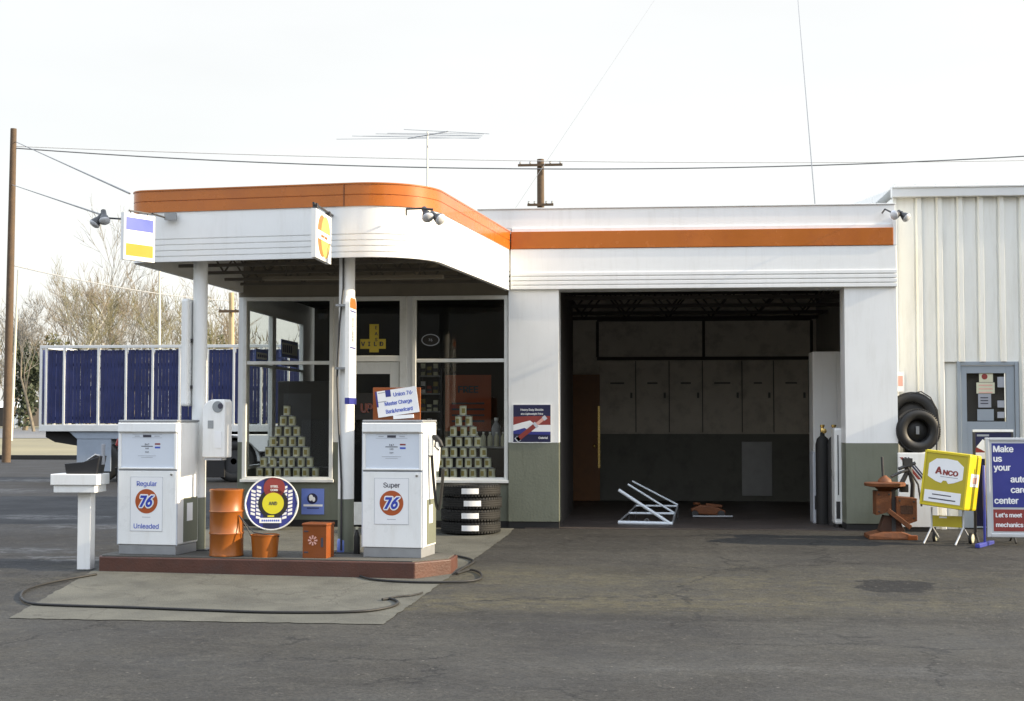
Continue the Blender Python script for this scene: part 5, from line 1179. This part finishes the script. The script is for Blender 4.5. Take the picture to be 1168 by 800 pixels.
def wire(label, P, r, k_='wire', sag=0):
    a, b = Vector(P[0]), Vector(P[-1]); pts = [a.lerp(b, i / 24) - Vector((0, 0, sag * 4 * (i / 24) * (1 - i / 24))) for i in range(25)]
    c = MB(); c.tube(pts, r, k_, 5); tag(c.build('overhead_wire'), label, 'wire')
a, b = at(15, 169, 47), at(1175, 178, 49)
wire('long dark overhead wire running from the left pole over the roofs', (a, b), .021, sag=.58)
a, b = at(15, 167, 47), at(1500, 174, 62); wire('thin pale overhead wire just above the long dark one', (a, b), .014, 'wire_pale', sag=.5)
wire('thin wire falling from the left pole to the canopy corner', (at(18, 162, 47), at(148, 221, 16.3)), .012, 'wire')
wire('thin wire running from the left pole to the left floodlight', (at(14, 211, 47), at(118, 246, 16.2)), .012, 'wire')
wire('pale wire crossing low in front of the bare trees', (at(16, 303, 47), at(262, 343, 66)), .02, 'wire_pale', sag=.2)
wire('faint wire from the sky down to the right end of the roof', (Vector((Xat(934, 21), 21, 4.2)), at(905, -60, 60)), .009, 'wire')
wire('faint wire slanting from the sky down to the canopy roof', (Vector((Xat(553, 22), 22, 4.1)), at(760, -20, 60)), .0035, 'wire')

# ---------------------------------------------------------------- truck with blue slatted trailer
TY = 33.0
tr = thing('truck', 'white truck with tall blue slatted trailer parked behind the left pump', 'truck', (0, TY, 0))
xr, zt, zb = Xat(45.5, TY), Zat(391, TY), Zat(485, TY); xf = xr + 7.2; DW = 2.3
c = MB(); c.box(xr, xf, 0, DW, zb - .16, zb, 'trailer_post'); c.build('bed', tr, .01)
c = MB(); c.box(xr, xf, 0, .06, zt - .07, zt, 'trailer_post'); c.box(xr, xf, DW - .06, DW, zt - .07, zt, 'trailer_post'); c.box(xr, xr + .06, .06, DW - .06, zt - .07, zt, 'trailer_post'); c.box(xf - .06, xf, .06, DW - .06, zt - .07, zt, 'trailer_post'); c.build('top_rail', tr, .006)
xs_ = [xr, xr + .13] + [Xat(v, TY) for v in (72, 111, 142.5, 173)]
while xs_[-1] < xf - .5: xs_.append(xs_[-1] + .66)
xs_[-1] = xf - .06
for side, yy in ((0, 0), (1, DW - .06)):
    for i, x in enumerate(xs_):
        c = MB(); c.box(x, x + .045, yy, yy + .06, zb, zt - .0705, 'trailer_post'); c.build('stake', tr)
rnd = random.Random(12)
for side, yy in ((0, .065), (1, DW - .10)):
    for i in range(1, len(xs_) - 1):
        x0, x1 = xs_[i] + .058, xs_[i + 1] - .003; n = max(3, round((x1 - x0) / .088)); sw = (x1 - x0) / n; c = MB()
        for j in range(n):
            gap = .011 if side == 0 else .045
            sk = rnd.random() < (.10 if side else .0)
            if sk: continue
            dx = rnd.uniform(-.003, .003); c.box(x0 + j * sw + gap / 2 + dx, x0 + (j + 1) * sw - gap / 2 + dx, yy, yy + .022, zb + .03, zt - .10 - rnd.uniform(0, .02), 'trailer_blue')
        for zz in (zb + .12, (zb + zt) / 2 - .1, (zb + zt) / 2 + .45, zt - .2): c.box(x0, x1, yy + .0225, yy + .05, zz, zz + .07, 'underbody')
        c.build('slat_panel', tr)
c = MB(); n = 12
for j in range(n): c.box(xr + .01, xr + .03, .08 + j * .18, .08 + j * .18 + .165, zb + .03, zt - .1, 'trailer_blue')
c.build('tailgate', tr)
c = MB(); c.prism([(xr + .07, .25, zb - .161), (xr + .07, .25, zb - .30), (xr + .30, .25, zb - .42), (xr + .95, .25, zb - .52), (xr + .95, .25, zb - .161)], (0, 1.8, 0), 'underbody'); c.build('underbox', tr)
c = MB(); c.box(xr + .5, xf, .7, .85, zb - .4, zb - .161, 'underbody'); c.box(xr + .5, xf, 1.45, 1.6, zb - .4, zb - .161, 'underbody'); c.build('chassis', tr)
xm0, xm1 = Xat(88, TY), Xat(134, TY)
c = MB(); c.prism([(xm0 - .2, .05, zb - .162), (xm1 + .25, .05, zb - .162), (xm1, .05, zb - .34), (xm0, .05, zb - .34)], (0, .5, 0), 'truck_grey'); c.box(xm0, xm1 - .15, .06, .5, .25, zb - .3405, 'truck_grey'); c.build('mudguard', tr, .01)
def wheel(x, y, r, w_=.26, rim='truck_grey'):
    X2 = rotm((x, y, r), rx=R(90)); c = MB(); tyre_mesh(c, r, r * .55, w_, X2, 30); wo = c.build('wheel', tr)
    c = MB(); c.lathe([(r * .55, w_ * .3), (r * .5, w_ * .22), (r * .2, w_ * .12), (r * .15, w_ * .3), (.001, w_ * .3)], rim, 22, X2); c.lathe([(r * .55, -w_ * .3), (.001, -w_ * .1)], rim, 22, X2, caps=False); c.build('rim', wo)
for yy in (.2, DW - .2):
    wheel(xm0 + .55, yy, .5); wheel(Xat(266, TY), yy, .5, rim='dark_steel'); wheel(xf + 1.5, yy, .5, rim='trailer_post')
xt = Xat(266, TY)
c = MB(); c.tube([(xt + .60 * math.cos(a), .18, .5 + .60 * math.sin(a)) for a in [PI * i / 14 for i in range(15)]], .05, 'truck_white', 6); c.prism([(xt - .2, -.02, 1.14), (xt + .9, -.02, 1.14), (xt + .9, -.02, .75), (xt + .66, -.02, .72), (xt + .3, -.02, 1.05)], (0, .5, 0), 'truck_white'); c.build('fender', tr, .02)
c = MB(); x0 = xf + .25; c.prism([(x0, 0, .7), (x0 + 2.2, 0, .7), (x0 + 2.25, 0, 1.55), (x0 + 1.35, 0, 1.72), (x0 + 1.05, 0, 2.55), (x0, 0, 2.6)], (0, DW, 0), 'truck_white'); cab = c.build('cab', tr, .05)
c = MB(); c.box(x0 + .25, x0 + .95, -.006, -.001, 1.75, 2.4, 'underbody'); c.build('window', cab)
c = MB(); c.box(x0 + 2.2, x0 + 2.35, .05, DW - .05, .5, .75, 'chrome'); c.build('bumper', tr, .02)
for yy in (.25, DW - .25): c = MB(); c.lathe([(.10, 0), (.10, .03), (.001, .045)], 'bulb', 20, rotm((x0 + 2.235, yy, 1.15), ry=R(90))); c.build('headlight', cab)
c = MB(); c.box(xt - .9, xf + 2, .75, 1.5, .55, .75, 'underbody'); c.build('frame_rail', tr)
c = MB(); c.lathe([(.001, 0), (.33, .01), (.33, 1.3), (.001, 1.31)], 'underbody', 20, rotm((xt - 2.3, .42, .78), ry=R(90))); c.build('shade_fill_tank', tr)  # dark tank shape added to stand for the shade under the trailer
c = MB(); c.box(Xat(233, TY), Xat(257, TY), .02, .5, .12, zb - .17, 'underbody'); c.build('shade_fill_box', tr, .01)  # dark box added to fill the shaded space below the trailer bed
c = MB(); c.box(xt - .75, xt + .95, .5, DW - .5, .3, .9, 'underbody'); c.build('shade_fill_block', tr)  # dark block added as underbed shade around the tractor wheels
for yy in (.3, 1.9): c = MB(); c.box(xr - .03, xr - .001, yy, yy + .15, zb - .14, zb - .06, 'nozzle_red'); c.build('tail_light', tr)

# ---------------------------------------------------------------- trees
def bare_tree(name, label, x, Y, h, seed, ktr, ktw, spread=.5, levels=5, lean=0.0, group=None):
    rnd = random.Random(seed); t = thing(name, label, 'tree', (x, Y, gz(Y)), 0, group)
    tm, cm = MB(), MB(); tot = [0]
    def grow(p, d, L, r, lv):
        n = 3 if lv > 1 else 2; pts = [p]; rs = [r]; q = p
        for i in range(n):
            d = (d + Vector((rnd.gauss(0, .13), rnd.gauss(0, .13), rnd.gauss(.03, .06)))).normalized(); q = q + d * (L / n); pts.append(q); rs.append(r * (1 - .45 * (i + 1) / n))
        (tm if lv == levels else cm).tube(pts, rs, ktr if lv >= levels - 1 else ktw, 6 if lv == levels else (4 if lv > 2 else 3)); tot[0] += 1
        if lv == 0: return
        k_ = rnd.choice((3, 4)) if lv > 1 else 4
        for i in range(k_):
            f_ = rnd.uniform(.35, 1.0) if i else 1.0; idx = min(n, max(1, round(f_ * n))); o_ = pts[idx]
            ax = d.orthogonal().normalized(); ax.rotate(Quaternion(d, rnd.uniform(0, 6.28))); nd_ = d.copy(); nd_.rotate(Quaternion(ax, rnd.uniform(.25, .25 + spread * 1.2) if i else rnd.uniform(.05, .3)))
            nd_.z += .12; nd_.normalize(); grow(o_, nd_, L * rnd.uniform(.55, .78), max(.013, rs[idx] * rnd.uniform(.5, .72)), lv - 1)
    grow(Vector((0, 0, 0)), Vector((lean, 0, 1)).normalized(), h * .36, h * .012, levels)
    tm.build('trunk', t); cm.build('crown', t); return t
def tree_at(label, px, pytop, Y, seed, ktr, ktw, spread=.5, lean=0, levels=5):
    spread *= .72
    x = Xat(px, Y); h = Zat(pytop, Y) - gz(Y); return bare_tree('bare_tree', label, x, Y, h * (1.26 if pytop < 300 else 1.12), seed, ktr, ktw, spread, levels, lean, 'bare winter trees beyond the lot')
tree_at('tallest bare tree with pale trunk rising above the blue trailer', 79, 262, 95, 3, 'bark_pale', 'twig_grey', .42)
tree_at('slender bare tree behind the slim pale pole', 137, 300, 100, 5, 'bark', 'twig', .45)
tree_at('broad tan bare tree behind the middle of the blue trailer', 112, 318, 88, 7, 'bark', 'twig_olive', .6)
tree_at('tan bare tree right of the slim pale pole', 205, 318, 84, 11, 'bark', 'twig_olive', .6)
tree_at('olive bare tree seen beside the left canopy column', 243, 312, 90, 13, 'bark', 'twig_olive', .55)
tree_at('grey bare tree left of the blue trailer, by the lamp pole', 40, 330, 92, 17, 'bark', 'twig_grey', .6)
tree_at('dense bare tree over the trailer, left of the pale pole', 163, 312, 92, 19, 'bark', 'twig', .62)
tree_at('bare tree with leaning trunk at the far left edge', 12, 345, 98, 23, 'bark', 'twig', .6, .1)
tree_at('bare tree hidden low behind the office', 285, 330, 88, 29, 'bark', 'twig', .6)
tree_at('low bare tree just behind the trailer left end', 62, 345, 84, 31, 'bark_pale', 'twig_olive', .6)
tree_at('thin grey bare tree between the trailer posts and the pole', 190, 330, 112, 37, 'bark', 'twig_grey', .6)
tree_at('bare tree far behind, above the second trailer post', 95, 335, 118, 41, 'bark', 'twig_grey', .62)
tree_at('bare tree far behind, above the fourth trailer post', 150, 335, 120, 43, 'bark', 'twig_grey', .62)
tree_at('bare tree far behind, near the left column', 225, 335, 118, 47, 'bark', 'twig', .62)
tree_at('spindly bare tree left of the tallest one', 58, 318, 100, 53, 'bark', 'twig_grey', .6)
tree_at('bare tree right of the tallest one, behind the second trailer post', 100, 300, 104, 59, 'bark', 'twig_grey', .55)
tree_at('spreading grey bare tree behind the third trailer post', 125, 315, 108, 61, 'bark', 'twig', .65)
tree_at('bare tree just left of the left column sign', 175, 318, 100, 67, 'bark', 'twig_olive', .65)
tree_at('bare tree right of the left column, behind the tan pole', 258, 325, 100, 71, 'bark', 'twig', .65)
tree_at('bare tree between lamp pole and blue trailer', 30, 350, 105, 73, 'bark', 'twig_grey', .65)
def leafy(name, label, px, pytop, Y, wpx, seed, k_, cat='tree', n=2600, pybot=468, group=None):
    rnd = random.Random(seed); base = Vector((Xat(px, Y), Y, gz(Y))); h = Zat(pytop, Y) - base.z; rw = wpx / F * Y / 2
    t = thing(name, label, cat, base, 0, group); c = MB(); c.tube([(0, 0, 0), (.05 * h, 0, h * .4), (.02 * h, 0, h * .8)], [h * .03, h * .02, h * .006], 'bark', 7); c.build('trunk' if cat == 'tree' else 'stem', t)
    c = MB(); lumps = [(rnd.uniform(-.55, .55), rnd.uniform(-.5, .5), rnd.uniform(.2, .85), rnd.uniform(.28, .45)) for _ in range(11)]
    for i in range(n):
        lx, ly, lz, lr = rnd.choice(lumps); v = Vector((rnd.gauss(0, 1), rnd.gauss(0, 1), rnd.gauss(0, 1))).normalized() * (rnd.random() ** .4) * lr
        p_ = Vector(((lx + v.x) * rw, (ly + v.y) * rw, max(.05, (lz + v.z * .55)) * h)); s_ = rnd.uniform(.10, .26) * (.6 + rw * .12)
        u = Vector((rnd.gauss(0, 1), rnd.gauss(0, 1), rnd.gauss(0, 1))).normalized(); w_ = u.orthogonal().normalized() * s_ * .6; u = u * s_
        c.add([p_ - u, p_ + w_, p_ + u, p_ - w_], [(0, 1, 2, 3)], k_)
    c.build('crown' if cat == 'tree' else 'foliage', t)
leafy('evergreen_tree', 'dark evergreen tree left of the blue trailer', 30, 372, 96, 52, 3, 'leaf_dark')
leafy('evergreen_tree', 'olive leafy tree behind the left end of the trailer', 72, 382, 104, 60, 5, 'leaf_olive')
leafy('evergreen_tree', 'olive leafy tree seen just left of the office wall', 248, 372, 100, 60, 8, 'leaf_olive')
leafy('evergreen_tree', 'olive leafy tree low behind the middle of the trailer', 150, 380, 106, 70, 9, 'leaf_olive')
# distant woods read as one mass
rnd = random.Random(77); c = MB()
for i in range(9000):
    Y = rnd.uniform(135, 165); x = rnd.uniform(-85, 30); h = 10 + 2.6 * math.sin(x * .21) + 1.5 * math.sin(x * .57 + 1) ; z_ = gz(Y) + rnd.random() ** .8 * h; l_ = rnd.uniform(.8, 2.0)
    d_ = Vector((rnd.gauss(0, .4), rnd.gauss(0, .3), 1)).normalized() * l_; w_ = Vector((rnd.uniform(.03, .08), rnd.uniform(-.03, .03), 0)); p_ = Vector((x, Y, z_)); c.add([p_ - w_, p_ + w_, p_ + d_], [(0, 1, 2)], rnd.choice(['twig', 'twig_grey', 'twig_olive', 'bark']))
o = c.build('woods'); o['kind'] = 'stuff'; tag(o, 'hazy mass of bare winter woods along the far side of the road', 'woods')
c = MB()
for i in range(2600):
    Y = rnd.uniform(112, 118); x = rnd.uniform(-85, 25); p_ = Vector((x, Y, gz(Y) + rnd.random() * 1.7)); s_ = rnd.uniform(.15, .4); u = Vector((rnd.gauss(0, 1), rnd.gauss(0, 1), rnd.gauss(0, 1))).normalized(); w_ = u.orthogonal().normalized() * s_ * .6; u *= s_
    c.add([p_ - u, p_ + w_, p_ + u, p_ - w_], [(0, 1, 2, 3)], 'leaf_dark')
o = c.build('undergrowth'); o['kind'] = 'stuff'; tag(o, 'dark scrub and brambles along the far roadside', 'undergrowth')
# low shed with white roof, bollards
Y = 110; a, b = at(-6, 458, Y), at(36, 465, Y); t = thing('shed', 'long low shed with white roof far beyond the road', 'shed', (0, Y, 0))
c = MB(); c.prism([(a.x, -.4, b.z), (b.x, -.4, b.z), (b.x - .3, .8, a.z), (a.x, .8, a.z)], (0, .3, 0), 'white_enamel'); c.prism([(a.x, 1.1, a.z), (b.x, 1.1, a.z), (b.x, 2.5, b.z), (a.x, 2.5, b.z)], (0, .05, .05), 'white_enamel'); c.build('roof', t)
c = MB(); c.box(a.x + .1, b.x - .1, -.3, 2.4, gz(Y), b.z - .001, 'interior_dark'); c.build('wall', t)
for i, px in enumerate((12.5, 19.5, 27.5)):
    t = thing('bollard', f'{["leftmost", "middle", "rightmost"][i]} of three white roadside bollards at the far left', 'bollard', (Xat(px, 104), 104, gz(104)), 0, 'white bollards along the far road'); c = MB(); c.lathe([(.15, 0), (.15, .92), (.12, .98), (.001, 1.0)], 'white_enamel', 14); c.build('post', t)

# ---------------------------------------------------------------- light, sky, camera
EL, AZ = R(23), R(2.5)
ts = Vector((math.cos(EL) * math.cos(AZ), -math.cos(EL) * math.sin(AZ), math.sin(EL)))
sd = bpy.data.lights.new('sun', 'SUN'); sd.energy = 3.4; sd.angle = R(.53); sd.color = (1, .83, .58)
so = bpy.data.objects.new('sun', sd); COL.objects.link(so); so.rotation_euler = (-ts).to_track_quat('-Z', 'Y').to_euler(); so.location = (20, 5, 15)
wd_ = bpy.data.worlds.new('World'); scene.world = wd_; wd_.use_nodes = True; t = wd_.node_tree
bg = t.nodes['Background']; sk = t.nodes.new('ShaderNodeTexSky'); sk.sky_type = 'NISHITA'; sk.sun_disc = False; sk.sun_elevation = EL; sk.sun_rotation = R(90) + AZ
sk.air_density = 1.0; sk.dust_density = 2.5; sk.ozone_density = 1.0; sk.altitude = 100
tcw = t.nodes.new('ShaderNodeTexCoord'); sx_ = t.nodes.new('ShaderNodeSeparateXYZ'); t.links.new(tcw.outputs['Generated'], sx_.inputs[0])
mr_ = t.nodes.new('ShaderNodeMapRange'); mr_.inputs[1].default_value = .28; mr_.inputs[2].default_value = .85; mr_.inputs[3].default_value = .88; mr_.inputs[4].default_value = .55; t.links.new(sx_.outputs[2], mr_.inputs[0])
mr2 = t.nodes.new('ShaderNodeMapRange'); mr2.interpolation_type = 'SMOOTHSTEP'; mr2.inputs[1].default_value = .30; mr2.inputs[2].default_value = .60; t.links.new(sx_.outputs[2], mr2.inputs[0])
cl = t.nodes.new('ShaderNodeMix'); cl.data_type = 'RGBA'; t.links.new(mr2.outputs[0], cl.inputs[0]); cl.inputs['A'].default_value = (2.66, 2.62, 2.50, 1); cl.inputs['B'].default_value = (6.6, 7.2, 8.1, 1)   # thin high cloud, thicker overhead
nz = t.nodes.new('ShaderNodeTexNoise'); nz.inputs['Scale'].default_value = 2.2; nz.inputs['Detail'].default_value = 5; mpw = t.nodes.new('ShaderNodeMapping'); mpw.inputs['Scale'].default_value = (1, 1, 4); t.links.new(tcw.outputs['Generated'], mpw.inputs[0]); t.links.new(mpw.outputs[0], nz.inputs['Vector'])
mr3 = t.nodes.new('ShaderNodeMapRange'); mr3.inputs[1].default_value = .3; mr3.inputs[2].default_value = .7; mr3.inputs[3].default_value = .95; mr3.inputs[4].default_value = 1.05; t.links.new(nz.outputs[0], mr3.inputs[0])
vs_ = t.nodes.new('ShaderNodeVectorMath'); vs_.operation = 'SCALE'; t.links.new(cl.outputs['Result'], vs_.inputs[0]); t.links.new(mr3.outputs[0], vs_.inputs['Scale'])
mxw = t.nodes.new('ShaderNodeMix'); mxw.data_type = 'RGBA'; t.links.new(mr_.outputs[0], mxw.inputs[0]); t.links.new(sk.outputs[0], mxw.inputs['A']); t.links.new(vs_.outputs[0], mxw.inputs['B'])
t.links.new(mxw.outputs['Result'], bg.inputs[0]); bg.inputs[1].default_value = .15
cd = bpy.data.cameras.new('camera'); co = bpy.data.objects.new('camera', cd); COL.objects.link(co)
co.location = (0, 0, EYE); co.rotation_euler = (R(90) + PITCH, 0, YAW); cd.sensor_width = 36; cd.lens = F / 1168 * 36; cd.clip_start = .1; cd.clip_end = 6000
scene.camera = co
scene.view_settings.view_transform = 'Standard'; scene.view_settings.look = 'None'; scene.view_settings.exposure = 1.35; scene.view_settings.gamma = 1
scene.cycles.max_bounces = 6; scene.cycles.use_denoising = True
